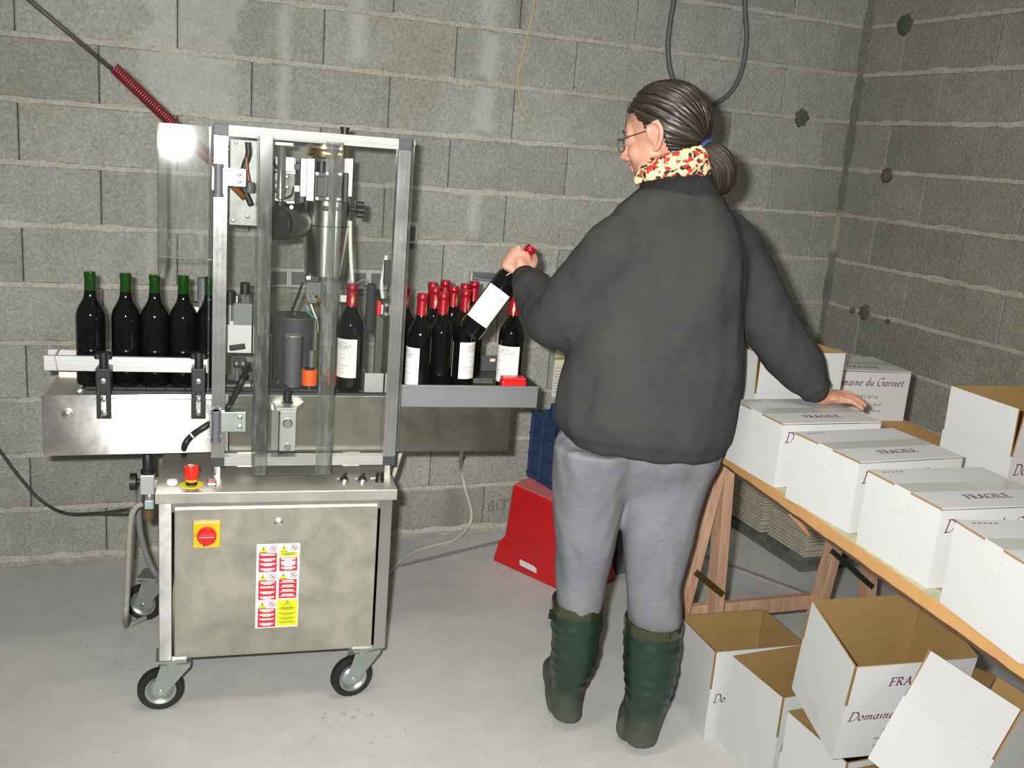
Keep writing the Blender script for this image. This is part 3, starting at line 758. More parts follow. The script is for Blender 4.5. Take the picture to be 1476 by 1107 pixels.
# conveyor
CN0, CN1 = .15, .40
cz0, cz1 = .716, .883
xa, xb = -.296, .992
b = B(); plate(b, (xa, CN0-.020, cz0), .0625, (xl1+.01-xa)/math.cos(.0625), cz1-cz0, .004); fp = mp('conveyor_panel', b, M_STEELC, False, .001)
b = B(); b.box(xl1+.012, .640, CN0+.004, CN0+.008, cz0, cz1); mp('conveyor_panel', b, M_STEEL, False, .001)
b = B(); b.box(.6415, xb, CN0+.004, CN0+.008, cz0, cz1); mp('conveyor_panel', b, steel('dark_reflection_steel', (.24, .235, .19, 1), .34, 0, .2), False, .001)  # right end: darker steel colour stands in for a dark reflection
b = B(); b.box(xa+.002, xl1, CN0-.012, CN0+.02, cz1-.0105, cz1-.0085); mp('panel_lip', b, M_STEEL)
b = B(); b.box(xa, xb, CN1-.004, CN1, cz0, cz1); mp('conveyor_panel', b, M_STEEL)
b = B(); b.box(xa, xa+.004, CN0+.008, CN1-.004, cz0, cz1-.01); b.box(xb-.004, xb, CN0+.008, CN1-.004, cz0, cz1-.03); mp('conveyor_end', b, M_STEEL)
b = B(); b.box(xa, xb, CN0+.008, CN1-.004, cz0, cz0+.004); mp('conveyor_bottom', b, M_STEEL)
for x in (.2, .5):
    b = B(); b.box(x, x+.05, CN0+.05, CN1-.05, ZT, cz0); mp('conveyor_foot', b, M_STEEL)
b = B(); b.box(xa+.09, .985, CN0+.05, CN1-.05, cz1-.018, cz1-.004)
belt = mp('conveyor_bed', b, M_DARKGREY)
for k in range(25):
    x0 = xa+.095+k*.052
    if x0 > .62: break
    b = B(); b.box(x0, x0+.0495, CN0+.070, CN0+.155, cz1-.004, cz1); b.build('belt_plate', M_DARKGREY, belt, False, .001)
b = B(); b.box(xa, xa+.085, CN0+.008, CN1-.004, cz1-.012, cz1-.008); mp('end_plate', b, M_STEEL)
b = B(); b.cyl((xa+.088, CN0+.06, cz1-.02), (xa+.088, CN1-.06, cz1-.02), .018, n=16); mp('end_roller', b, M_BOLT, True)
a = ml(99, 594, CN0); b = B(); b.lathe([(.016, .004), (.016, 0), (.009, -.001), (.008, -.006), (.004, -.007)], (a[0], CN0-.0215+.0625*(a[0]-xa), a[2]), (0, 1, 0), 18); mp('panel_bolt', b, M_BOLT, True)
# guide rails
RN = .190
r0 = ml(63, 513, RN); r1 = ml(302, 517, RN)
rz1 = (r0[2]+r1[2])/2; rh = .040
b = B(); b.box(r0[0], xl0-.01, RN, RN+.014, rz1-rh, rz1); b.box(r0[0], xl0-.01, RN-.001, RN, rz1-rh*.62, rz1-rh*.56); b.box(r0[0], xl0-.01, RN-.001, RN, rz1-rh*.30, rz1-rh*.25); mp('guide_rail', b, mat('rail_aluminium', rgb(206, 206, 206), .4, .5, var=.05), False, .001)
r2 = ml(70, 503, .325); r3 = ml(300, 512, .325)
b = B(); b.box(r2[0], .13, .318, .332, r2[2]-.04, r2[2]); b.box(r2[0], .13, .332, .36, r2[2]-.03, r2[2]-.01); mp('back_rail', b, mat('rail_aluminium', rgb(206, 206, 206), .4, .5))
a = ml(80, 503, RN)
b = B()
for k in range(1): b.tube([(a[0]+.004, RN-.002, rz1-rh-.001), (a[0]+.002, RN-.003, rz1-rh*.5), (a[0]-.003, RN-.002, rz1+.001), (a[0]+.002, .26, rz1+.010), (a[0]+.010, .33, r2[2]+.001), (a[0]+.012, .335, r2[2]-.04)], .0017, 6)
mp('rubber_band', b, mat('rubber_band', rgb(178, 150, 130), .6), 'all')
for px in (149, 286):
    P = lambda dx, py: ml(px+dx, py, CN0-.012)
    c = P(0, 560)[0]
    b = B(); b.box(c-.019, c+.019, CN0-.016, RN, P(0, 566)[2], P(0, 531)[2]); cl = mp('rail_clamp', b, M_BLACK, False, .003)
    b = B(); b.cyl((c, CN0+.004, P(0, 531)[2]), (c, CN0+.004, P(0, 517)[2]), .0115, n=16)
    zz = P(0, 517)[2]
    for k in range(4):
        a_ = PI/4+k*PI/2; b.cyl((c+.019*math.cos(a_), CN0+.004+.019*math.sin(a_), zz), (c+.019*math.cos(a_), CN0+.004+.019*math.sin(a_), zz+.013), .0085, n=12)
    b.cyl((c, CN0+.004, zz), (c, CN0+.004, zz+.015), .0175, n=18); b.build('clamp_knob', M_BLACK, cl, True)
    zt_, zb_ = P(0, 566)[2], P(0, 604)[2]
    b = B(); b.box(c-.019, c-.006, CN0-.012, CN0+.003, zb_, zt_); b.box(c+.006, c+.019, CN0-.012, CN0+.003, zb_, zt_); b.box(c-.006, c+.006, CN0-.012, CN0+.003, zb_, zb_+.010); b.box(c-.006, c+.006, CN0-.012, CN0+.003, zt_-.008, zt_); b.build('slotted_plate', M_BLACK, cl, False, .0015)
    b = B(); b.box(c-.006, c+.006, CN0, CN0+.003, zb_+.010, zt_-.008); b.build('slot_strip', M_ALUP, cl)
    for zz, s in ((zt_-.018, .0075), (zb_+.018, .0085), ):
        b = B(); b.lathe([(s, 0), (s, -.006), (s*.6, -.008)], (c+.001, CN0-.010, zz), (0, 1, 0), 12); b.build('screw', M_BOLT, cl, True)
    b = B(); b.lathe([(.007, 0), (.007, -.003), (.004, -.004)], (c, CN0-.016, zt_+.033), (0, 1, 0), 12); b.build('screw', M_BOLT, cl, True)

# packing tray on the outfeed
tx0, tx1, tn0, tn1, tz0, tz1 = ml(571, 570, .15)[0], ml(775, 570, .15)[0], .15, .575, .8535, .920
TF = .868
M_TRAY = mat('tray_metal', rgb(128, 129, 130), .42, .35, var=.05)
M_TRAYD = mat('tray_floor', rgb(70, 72, 74), .5, .2, var=.1)
def tl_(n): return tx0+(n-.15)*.0
b = B(); b.box(tx0, tx1, tn0, tn0+.004, tz0, tz1); b.box(tx0, tx1, tn0-.004, tn0, tz1-.008, tz1); tray = mp('packing_tray', b, M_TRAY, False, .001)
b = B(); b.box(tx0, tx1, tn0+.004, tn1, TF-.004, TF); b.build('tray_floor', M_TRAYD, tray)
b = B(); b.box(tx1-.004, tx1, tn0+.004, tn1, tz0, tz1); b.build('tray_end', M_TRAYD, tray)
b = B(); b.box(tx0+.14, tx1, tn1, tn1+.004, tz0, tz1); b.build('tray_back', M_TRAYD, tray)
b = B(); b.box(tx0-.004, tx1-.13, tn0+.012, tn0+.020, tz0-.014, tz0-.001); b.build('tray_bearer', M_ALUP, tray)
b = B(); b.box(tx0+.02, tx0+.10, tn0+.03, tn0+.07, cz0+.1, TF-.004); b.box(tx1-.22, tx1-.14, tn0+.03, tn1-.2, cz0+.1, TF-.004); b.build('tray_bracket', M_STEEL, tray)
p0, p1 = ml(691, 543, .575), ml(703, 515, .575)
b = B(); b.box(p0[0], p1[0]+.02, .580, .60, tz1-.03, p1[2]); b.build('stop_block', mat('dark_olive', rgb(70, 72, 48), .5), tray, False, .002)
b = B(); b.box(p1[0]+.008, p1[0]+.026, .572, .580, tz1-.02, p1[2]-.004); b.build('stop_strip', mat('pale_wood', rgb(214, 190, 160), .6), tray)

# ---- label applicator inside the guard
def cylp(name, px0, px1, pyt, pyb, n, m, parent=None, dome=0, seg=32, disc=None):
    """upright cylinder given its picture width at distance n behind the front"""
    a = ml(px0, pyb, n); c = ml(px1, pyb, n); r = (c[0]-a[0])/2; x = (a[0]+c[0])/2
    zt_ = ml((px0+px1)/2, pyt, n)[2]; zb_ = ml((px0+px1)/2, pyb, n)[2]
    b = B(); b.lathe([(r, zb_), (r, zt_-.002), (r-.002, zt_)], (x, n, 0), n=seg)
    o = mp(name, b, m, True, parent=parent)
    return o, x, r, zb_, zt_
big, bx, br, bz0, bz1 = cylp('drive_drum', 387, 456, 455, 558, .42, M_DARKGREY)
b = B(); b.lathe([(br*.98, 0), (br*.98, .003), (br*.3, .004), (.01, .004)], (bx, .42, bz1), n=32); b.build('drum_cap', mat('drum_cap', rgb(92, 92, 84), .5, .2, var=.15, vs=30), big, True)
b = B(); b.cyl((bx, .42, bz1), (bx, .42, bz1+.010), .006, n=10); b.build('drum_bolt', M_BOLT, big, True)
b = B(); b.cyl((bx, .42, cz1-.01), (bx, .42, bz0), br*.8, n=24); b.build('drum_base', M_BLACK, big, True)
for px0, px1, pyt, pyb in ((406, 434, 484, 557), (370, 392, 484, 553)):
    o, x, r, z0, z1 = cylp('pressing_roller', px0, px1, pyt, pyb, .27, mat('roller_rubber', rgb(84, 86, 88), .6, var=.08, vs=30))
    b = B(); b.lathe([(r*.9, 0), (r*.9, .003), (r*.4, .004)], (x, .27, z1), n=24); b.build('roller_cap', M_ALUP, o, True)
    b = B(); b.cyl((x, .27, z1), (x, .27, z1+.007), .004, n=10); b.build('roller_pin', M_BOLT, o, True)
    b = B(); b.cyl((x, .27, cz1-.005), (x, .27, z0), r*.5, n=12); b.build('roller_foot', M_BLACK, o, True)
b_ = ml(383, 475, .30)
b = B(); b.cyl((b_[0], .30, ml(383, 482, .30)[2]), (b_[0], .30, ml(383, 439, .30)[2]), .0075, n=16); o = mp('chrome_rod', b, M_CHROME, True)
b = B(); b.box(b_[0]-.015, b_[0]+.010, .285, .315, ml(383, 484, .30)[2], ml(383, 474, .30)[2]); b.build('rod_collar', M_WHITEPL, o, False, .002)
# orange rollers on grey rods
for px0, px1, rod in ((434, 457, (452, 505)), (471, 492, (478, 440))):
    o, x, r, z0, z1 = cylp('orange_roller', px0, px1, 532, 554, .235, M_ORANGE)
    b = B(); b.cyl((x, .235, cz1-.005), (x, .235, z0), .006, n=10); b.build('roller_pin', M_BOLT, o, True)
    b = B(); b.cyl((x, .235, z1), (x, .235, z1+.004), r*.6, n=16); b.build('roller_cap', M_BLACK, o, True)
    b = B(); zz = ml(rod[0], rod[1], .25)[2]; b.cyl((x+.006, .25, z1), (x+.006, .25, zz), .0085, n=14); b.build('roller_rod', mat('blue_grey_rod', rgb(110, 118, 124), .4, .3), o, True)
# lever plate and slide block in front of the conveyor
zz = ml(415, 588, .10)[2]+.004
pl_ = [ml(x, y, z=zz) for x, y in ((393, 577), (398, 588), (428, 588), (440, 577), (438, 568), (457, 560), (452, 551), (425, 556), (385, 552), (365, 558), (388, 566))]
b = B(); b.prism([(p[0], p[1], zz-.010) for p in pl_], (0, 0, .010)); mp('lever_plate', b, M_ALUP, False, .001)
x0, x1, z0, z1 = rect(404, 588, 426, 651, .085)
b = B(); b.box(x0, x1, .090, CN0+.004, z0, zz-.010); sb = mp('slide_block', b, M_ALUP, False, .002)
b = B(); b.box(x0-.022, x0-.002, .112, CN0+.004, z0-.004, zz-.012); b.build('slide_rail', M_CHROME, sb, False, .001)
b = B(); b.box(x0-.002, x0+.012, .095, CN0+.003, z0-.010, z0); b.build('slide_foot', M_BLACK, sb)
for py, s in ((610, .0135), (644, .0095)):
    a = ml(414.5, py, .088); b = B(); b.lathe([(s, .002), (s, -.006), (s*.8, -.009)], (a[0], .09, a[2]), (0, 1, 0), 20); b.build('slide_bolt', M_BOLT, sb, True)
a = ml(414, 580, z=zz)
b = B(); b.lathe([(.016, 0), (.016, .004), (.0115, .005), (.0125, .036), (.009, .038)], (a[0], a[1], zz), n=16); lv = mp('clamp_lever', b, M_BLACK, True)
b = B(); b.beam((a[0]+.004, a[1], zz+.034), (a[0]-.030, a[1]-.006, zz+.062), .013, .015); b.build('lever_arm', M_BLACK, lv, False, .003)
# spinner head: tapered steel housing with motor brackets
SNn = .30
sc = ml(470, 320, SNn); sr = (ml(504, 318, SNn)[0]-ml(436, 318, SNn)[0])/2
z = lambda py: ml(468, py, SNn)[2]
b = B(); b.lathe([(sr*.97, z(284)), (sr, z(288)), (sr, z(322)), (sr*.995, z(324)), (sr*.84, z(394)), (sr*.80, z(396)), (sr*.2, z(396))], (sc[0], SNn, 0), n=40)
hs = mp('spinner_housing', b, steel('housing_steel', (.70, .70, .68, 1), .34, .95, .05, .25, True), True)
b = B(); b.lathe([(sr*1.006, z(324.5)), (sr*1.006, z(323))], (sc[0], SNn, 0), n=40, cap=False); b.build('housing_seam', M_BLACK, hs)
b = B(); b.cyl((sc[0], SNn, z(300)), (sc[0], SNn, z(228)), sr*.66, n=24); b.build('motor_core', M_GREYPL, hs, True)
for x0, x1, n0 in ((434, 442, .26), (443, 452, .245), (490, 498, .245), (499, 507, .26)):
    a, c, z0, z1 = rect(x0, 228, x1, 290, n0)
    b = B(); b.box(a, c, n0, n0+.06, z0+(.012 if x0 in (434, 499) else 0), z1); b.build('bracket_rib', M_ALUP, hs, False, .001)
a, c, z0, z1 = rect(454, 247, 476, 291, .23)
b = B(); b.box(a, c, .23, .29, z0, z1); b.box(a+.006, c-.008, .226, .23, z0+.012, z1-.012); b.build('terminal_box', M_BLACK, hs, False, .003)
for px, py in ((457, 250), (457, 286), (472, 286), (472, 250)):
    q_ = ml(px, py, .228); b = B(); b.lathe([(.004, .002), (.004, -.003)], (q_[0], .23, q_[2]), (0, 1, 0), 10); b.build('screw', M_BOLT, hs)
a, c, z0, z1 = rect(494, 249, 501, 293, .24)
b = B(); b.box(a, c, .236, .27, z0, z1); b.build('terminal_cover', M_BLACK, hs, False, .003)
a = ml(464, 240, .24); b = B(); b.cyl((a[0], .25, z(248)), (a[0], .25, z(232)), .014, n=16); b.build('cable_gland', M_BLACK, hs, True)
a = ml(470, 301, .22); b = B(); b.lathe([(.009, .02), (.009, 0), (.006, -.002)], (a[0], SNn-sr-.004, a[2]), (0, 1, 0), 6); b.build('hex_screw', M_BLACK, hs)
b = B(); b.lathe([(sr*.72, z(226)), (sr*.74, z(222)), (sr*.60, z(212)), (sr*.60, z(205))], (sc[0]-.012, SNn, 0), n=28); b.build('brass_cup', M_BRASS, hs, True)
b = B(); b.lathe([(sr*.82, z(214)), (sr*.82, z(211)), (sr*.5, z(210))], (sc[0]-.012, SNn, 0), n=28); b.build('clear_cup_rim', M_CHROME, hs, True)
x_ = ml(496, 215, SNn)
b = B(); b.cyl((x_[0], SNn, z(230)), (x_[0], SNn, ml(496, 199, SNn)[2]), .014, n=18); b.build('olive_tube', mat('olive_tube', rgb(84, 82, 30), .4), hs, True)
b = B(); b.cyl((x_[0], SNn, ml(498, 199, SNn)[2]), (x_[0], SNn, ml(501, 184, SNn)[2]), .011, n=16); b.cyl((x_[0], SNn, ml(501, 187, SNn)[2]), (x_[0], SNn, ml(501, 183.5, SNn)[2]), .0135, n=16); b.build('adjusting_screw', M_BLACK, hs, True)
a = ml(515, 302, SNn)
b = B(); b.cyl((sc[0]+sr*.95, SNn, a[2]), (a[0], SNn, a[2]), .007, n=12)
for k in range(6):
    t_ = PI*k/3; b.cyl((a[0]-.002, SNn+.017*math.cos(t_), a[2]+.017*math.sin(t_)), (a[0]+.018, SNn+.017*math.cos(t_), a[2]+.017*math.sin(t_)), .0085, n=10)
b.cyl((a[0]-.002, SNn, a[2]), (a[0]+.019, SNn, a[2]), .019, n=18); b.build('star_knob', M_BLACK, hs, True)
b = B(); b.tube(spline([ml(505, 318, .28), ml(505, 345, .28), ml(506, 375, .28), ml(508, 408, .27)], 6), .0058, 8); b.build('white_tube', mat('white_tube', rgb(206, 206, 196), .5), hs, 'all')
# pneumatic cylinder and black angle motor
a = ml(405, 245, .22)
zc = lambda py: ml(405, py, .22)[2]
b = B(); b.lathe([(.012, zc(208)), (.0115, zc(209)), (.0105, zc(210)), (.0105, zc(270)), (.0135, zc(271)), (.0135, zc(277)), (.008, zc(279)), (.012, zc(280)), (.012, zc(286)), (.005, zc(288)), (.005, zc(292))], (a[0], .22, 0), n=22); cyl = mp('air_cylinder', b, M_CHROME, True)
b = B(); b.cyl((a[0], .22, zc(301)), (a[0], .22, zc(290)), .015, n=18); b.build('rod_end', M_BLACK, cyl, True)
b = B(); b.box(a[0]-.03, a[0]+.03, .20, .25, zc(209), zc(205)); b.build('cylinder_head', M_ALUP, cyl)
a = ml(400, 321, .21); c = ml(420, 320, .30)
d_ = Vector((.055, .075, .0)); r_ = .047
b = B(); b.lathe([(r_*.92, -.002), (r_, .004), (r_, .095)], (a[0], .20, a[2]), tuple(d_.normalized()), 32); an = mp('gear_motor', b, mat('motor_grey', rgb(86, 86, 80), .35, .5), True)
b = B(); b.lathe([(r_*.8, -.012), (r_*.96, -.009), (r_*1.0, .006)], (a[0], .20, a[2]), tuple(d_.normalized()), 32); b.build('motor_cover', M_BLACK, an, True)
dn = d_.normalized(); s_ = dn.cross(Vector((0, 0, 1))); 
for sx_, sz_ in ((.45, .55), (-.55, -.55)):
    c_ = Vector((a[0], .20, a[2]))+s_*(r_*sx_)+Vector((0, 0, r_*sz_))-dn*.011
    b = B(); b.lathe([(.006, 0), (.006, -.004)], tuple(c_), tuple(dn), 12); b.build('screw', M_BOLT, an)
b = B(); b.beam(ml(412, 299, .21), ml(436, 299, .24), .02, .02); b.build('motor_bracket', M_BLACK, an)
b = B(); q_ = ml(432, 302, .25); b.lathe([(.013, 0), (.021, .03)], tuple(q_-np.array([.02, 0, 0])), (1, 0, 0), 20); b.build('motor_cone', M_BLACK, an, True)
q_ = ml(420, 298.5, .205); b = B(); b.lathe([(.005, 0), (.005, -.003)], tuple(q_), (0, 1, 0), 10); b.build('bright_screw', M_BOLT, an)
# aluminium back plates
def bplate(name, px0, py0, px1, py1, n, m=M_ALUP, holes=(), t=.012):
    x0, x1, z0, z1 = rect(px0, py0, px1, py1, n)
    b = B(); b.box(x0, x1, n, n+t, z0, z1); o = mp(name, b, m, False, .001)
    for hx, hy in holes:
        q_ = ml(hx, hy, n); b = B(); b.lathe([(.006, .002), (.006, -.003), (.003, -.004)], (q_[0], n, q_[2]), (0, 1, 0), 12); b.build('plate_bolt', M_BOLT, o, True)
    return o
M_GALV = mat('galvanised_plate', rgb(150, 152, 150), .5, .4, var=.18, vs=40)
bplate('back_plate', 329, 200, 373, 326, .36, M_GALV, ((357, 312), (336, 318), (340, 205)))
bplate('mounting_plate', 385, 225, 424, 318, .34, M_ALUP, ((396, 262), (396, 300)))
bplate('mounting_block', 408, 250, 424, 290, .30, mat('block_grey', rgb(120, 120, 112), .5, .3), ((414, 255), (414, 270)))
bplate('side_block', 411, 226, 424, 248, .30, M_ALUP)
bplate('cross_arm', 424, 267, 434, 277, .31, M_ALUP)
bplate('cross_arm', 424, 236, 436, 245, .33, M_BLACK)
# valve and hoses at the upper left of the guard
b = B(); b.tube(spline([ml(357, 205, .26), ml(358, 222, .26), ml(352, 240, .26), ml(348, 262, .26), ml(356, 282, .26), ml(362, 296, .26)], 6), .008, 8); mp('black_hose', b, M_BLACK, 'all')
b = B(); b.tube(spline([ml(355, 226, .24), ml(356, 245, .24), ml(359, 262, .24)], 6), .004, 8); mp('amber_tube', b, mat('amber_hose', rgb(150, 88, 40), .3), 'all')
a = ml(360, 271, .25); b = B(); b.lathe([(.013, 0), (.015, .018), (.012, .028)], (a[0], .25, a[2]-.012), n=16); mp('hose_valve', b, M_GREYPL, True)
b = B(); b.tube(spline([ml(392, 205, .30), ml(391, 222, .30), ml(396, 238, .30), ml(404, 246, .28)], 6), .0045, 8); mp('thin_hose', b, M_DARKC, 'all')
b = B(); b.tube(spline([ml(382, 262, .30), ml(388, 252, .30), ml(398, 247, .29)], 6), .0035, 8); mp('teal_tube', b, mat('teal_tube', rgb(40, 130, 125), .4), 'all')
b = B(); b.tube(spline([ml(378, 273, .26), ml(395, 275, .26), ml(410, 285, .26), ml(420, 281, .28), ml(423, 270, .3)], 6), .0028, 6); mp('thin_wire', b, M_DARKC, 'all')
# label web, rolls and knobs on the left of the drum
bplate('label_web', 324, 468, 362, 509, .33, mat('label_paper_web', rgb(214, 214, 216), .6), t=.002)
bplate('web_plate', 337, 437, 363, 470, .34, mat('web_plate', rgb(120, 124, 126), .5), t=.01)
for px0, px1, pt, pb, kt in ((323, 340, 419, 438, M_BLACK), (346, 360, 407, 424, M_BLACK), (284, 300, 400, 432, M_GREYPL)):
    o, x, r, z0, z1 = cylp('spool_knob', px0, px1, pt, pb, .40, kt, seg=18)
    b = B(); b.cyl((x-.006, .40, z0), (x-.006, .40, z0-.09), .005, n=10); b.cyl((x+.008, .40, z0), (x+.008, .40, z0-.05), .006, n=10); b.build('spool_rod', M_CHROME, o, True)
bplate('web_holder', 274, 442, 300, 458, .42, M_WHITEPL, t=.03)
bplate('web_holder_top', 274, 436, 292, 443, .42, M_BLACK, t=.03)
bplate('spool_bracket', 325, 426, 342, 470, .43, M_WHITEPL)
# small sensor on the web
a = ml(346, 523, .27)
b = B(); b.box(a[0]-.018, a[0]+.018, .255, .285, a[2]-.012, a[2]+.014); se = mp('sensor_block', b, M_BLACK, False, .003)
b = B(); b.beam((a[0]-.03, .26, a[2]+.045), (a[0]+.012, .26, a[2]+.052), .012, .014); b.build('sensor_lever', M_BLACK, se, False, .002)
for dx in (-.010, .008): b = B(); b.lathe([(.0045, 0), (.0045, -.004)], (a[0]+dx, .255, a[2]+.002), (0, 1, 0), 10); b.build('screw', M_BOLT, se)
b = B(); b.cyl((a[0]-.008, .27, cz1), (a[0]-.008, .27, a[2]-.01), .006, n=10); b.build('sensor_post', M_CHROME, se, True)
b = B(); b.box(a[0]-.02, a[0]+.03, .25, .29, cz1-.004, cz1+.008); b.build('sensor_foot', M_ALUP, se)
a = ml(330, 556, .25); b = B(); b.cyl((a[0]-.03, .25, a[2]), (a[0]+.03, .25, a[2]), .014, n=14); mp('cross_rod', b, M_BLACK, True)
# black control cable: from the cabinet top up into the guard
b = B(); b.tube(spline([ml(265, 656, z=ZT+.004), ml(266, 642, .10), ml(276, 628, .10), ml(298, 613, .10), ml(318, 600, .118+.03), ml(330, 585, .145), ml(342, 562, .14), ml(350, 545, .145), ml(358, 528, .2)], 8), .0085, 10); mp('control_cable', b, M_BLACK, 'all')
b = B(); a = ml(277, 627, .10); b.lathe([(.0095, -.002), (.0095, .002)], tuple(a), (1, 0, .8), 12); mp('cable_tie', b, M_WHITEPL)
# pneumatic fitting cluster under the spinner
a = ml(452, 402, .29)
b = B(); b.box(a[0]-.024, a[0]+.016, .275, .305, a[2]-.008, a[2]+.012); fb_ = mp('fitting_block', b, M_BLACK, False, .002)
b = B(); b.box(a[0]-.022, a[0]-.010, .272, .275, a[2], a[2]+.010); b.build('white_tag', M_WHITEPL, fb_)
b = B(); b.box(a[0]-.020, a[0]+.022, .29, .305, a[2]-.07, a[2]-.008); b.build('fitting_plate', M_GREYPL, fb_)
for k, (px, py, mm) in enumerate(((438, 430, M_BRASS), (441, 440, M_CHROME), (449, 424, M_CHROME), (456, 428, M_BRASS), (460, 436, M_BRASS))):
    e = ml(px, py, .265); b = B(); b.tube([e, e+np.array([.010, .006, -.016])], .0048, 10); b.tube([e+np.array([-.002, 0, .004]), e], .006, 8); b.build('push_fitting', mm, fb_, True)
for k, (c0, mm) in enumerate(((440, mat('teal_tube', rgb(40, 130, 125), .4)), (448, mat('white_tube', rgb(206, 206, 196), .5)), (456, M_DARKC))):
    b = B(); b.tube(spline([ml(c0, 438, .265), ml(c0+4, 450, .26), ml(457, 462, .26), ml(458, 480, .27)], 6), .003, 6); b.build('fitting_tube', mm, fb_, 'all')
b = B(); b.tube(spline([ml(436, 408, .32), ml(430, 425, .34), ml(421, 447, .36)], 6), .004, 6); mp('thin_cable', b, M_DARKC, 'all')
b = B(); a = ml(455, 470, .30); b.cyl((a[0], .30, ml(455, 555, .30)[2]), (a[0], .30, ml(455, 455, .30)[2]), .008, n=12); mp('support_rod', b, mat('olive_rod', rgb(112, 108, 88), .4, .4), True)
# bottle stop on the right: pad, bracket, red sensor
bplate('stop_arm', 480, 425, 503, 436, .30, M_ALUP, t=.02)
a = ml(534, 443, .21); zt_, zb_ = ml(534, 408, .21)[2], ml(534, 479, .21)[2]
b = B(); b.lathe([(.008, zb_), (.0135, zb_+.006), (.0140, zb_+.012), (.0140, zt_-.012), (.0135, zt_-.006), (.008, zt_)], (a[0], .21, 0), n=20); pd = mp('foam_pad', b, mat('foam_black', rgb(42, 43, 44), .8), 'all')
b = B(); b.tube(spline([ml(534, 409, .21), ml(526, 404, .24), ml(516, 408, .27), ml(508, 416, .29)], 5), .004, 8); b.build('pad_hook', M_CHROME, pd, 'all')
b = B(); b.beam(ml(527, 470, .215), ml(521, 468, .26), .008, .008); b.build('pad_pin', M_CHROME, pd)
a = ml(546, 444, .20)
b = B(); b.box(a[0]-.006, a[0]+.006, .19, .22, a[2]-.02, a[2]+.02); se = mp('red_sensor', b, M_RED, False, .002)
b = B(); b.box(a[0]+.006, a[0]+.022, .18, .225, a[2]-.026, a[2]+.026); b.build('sensor_body', M_BLACK, se, False, .002)
b = B(); b.box(a[0]+.004, a[0]+.009, .176, .182, a[2]-.014, a[2]+.014); b.build('sensor_window', M_ALUP, se)
for dz in (-.013, .013): b = B(); b.lathe([(.005, 0), (.005, -.004)], (a[0]+.018, .18, a[2]+dz), (0, 1, 0), 10); b.build('screw', M_BOLT, se)
b = B(); b.tube(spline([ml(552, 432, .22), ml(550, 410, .24), ml(554, 385, .25), ml(557, 368, .25)], 5), .0058, 8); mp('white_tube', b, mat('white_tube', rgb(206, 206, 196), .5), 'all')
x0, x1, z0, z1 = rect(526, 538, 552, 566, .19)
b = B(); b.box(x0, x1, .19, .194, z0, z1); b.box(x0, x1, .194, .26, z0, z0+.004); b.box(x0, x0+.004, .194, .26, z0, z1); mp('stop_bracket', b, M_ALUP, False, .001)
bplate('side_guide', 543, 455, 549, 540, .27, mat('guide_dark', rgb(74, 76, 70), .5), t=.02)
bplate('post_slot', 555, 376, 562, 410, .20, M_BLACK, t=.02)

# ================================================================ wine bottles
BHT, BR_ = .312, .0385
M_GLASS = mat('dark_bottle_glass', (.0035, .0045, .0035, 1), .035, spec=.6)
M_GREEN = mat('green_bottle_neck', (.007, .042, .004, 1), .05, spec=.6)
M_CAPS = mat('red_capsule', rgb(150, 22, 34), .32, .25, var=.1, vs=60, bmp=.08, bs=90)
M_GOLD = mat('gold_print', (.83, .62, .28, 1), .35, .8)
M_CORK = mat('cork', rgb(188, 176, 120), .8, var=.15, vs=200)
def label_mat():
    """off white wine label: a small drawn emblem on top and lines of lettering below"""
    m, nt, p = new_mat('wine_label')
    uv = tco(nt, 'UV'); sep = nt.nodes.new('ShaderNodeSeparateXYZ'); nt.links.new(uv, sep.inputs[0])
    u, v = sep.outputs[0], sep.outputs[1]
    n1 = noi(nt, 1, 2, .5, tco(nt, 'UV', (46, 11, 1)), .6)
    row = mth(nt, 'FRACT', mth(nt, 'MULTIPLY', v, 11.0))
    inr = mth(nt, 'LESS_THAN', mth(nt, 'ABSOLUTE', mth(nt, 'SUBTRACT', row, .5)), .20)
    ltr = mth(nt, 'GREATER_THAN', n1, .5)
    wn = nt.nodes.new('ShaderNodeTexWhiteNoise'); wn.noise_dimensions = '1D'; nt.links.new(mth(nt, 'FLOOR', mth(nt, 'MULTIPLY', v, 11.0)), wn.inputs['W'])
    inu = mth(nt, 'LESS_THAN', mth(nt, 'ABSOLUTE', mth(nt, 'SUBTRACT', u, .47)), mth(nt, 'MULTIPLY_ADD', wn.outputs['Value'], .36, .02))
    inv = mth(nt, 'MULTIPLY', mth(nt, 'LESS_THAN', v, .66), mth(nt, 'GREATER_THAN', v, .10))
    text = mth(nt, 'MULTIPLY', mth(nt, 'MULTIPLY', inr, ltr), mth(nt, 'MULTIPLY', inu, inv))
    wv = noi(nt, 1, 3, .6, tco(nt, 'UV', (7, 10, 1)), 2.2)
    du = mth(nt, 'DIVIDE', mth(nt, 'SUBTRACT', u, .52), .26); dv = mth(nt, 'DIVIDE', mth(nt, 'SUBTRACT', v, .83), .13)
    rr = mth(nt, 'ADD', mth(nt, 'MULTIPLY', du, du), mth(nt, 'MULTIPLY', dv, dv))
    emb = mth(nt, 'MULTIPLY', mth(nt, 'LESS_THAN', mth(nt, 'ABSOLUTE', mth(nt, 'SUBTRACT', wv, .5)), .035), mth(nt, 'LESS_THAN', rr, 1.0))
    f = mth(nt, 'MAXIMUM', mth(nt, 'MULTIPLY', text, .42), mth(nt, 'MULTIPLY', emb, .72))
    nt.links.new(mixc(nt, f, rgb(226, 224, 222), rgb(84, 78, 80)), p.inputs['Base Color'])
    p.inputs['Roughness'].default_value = .6
    return m
M_LABEL = label_mat()
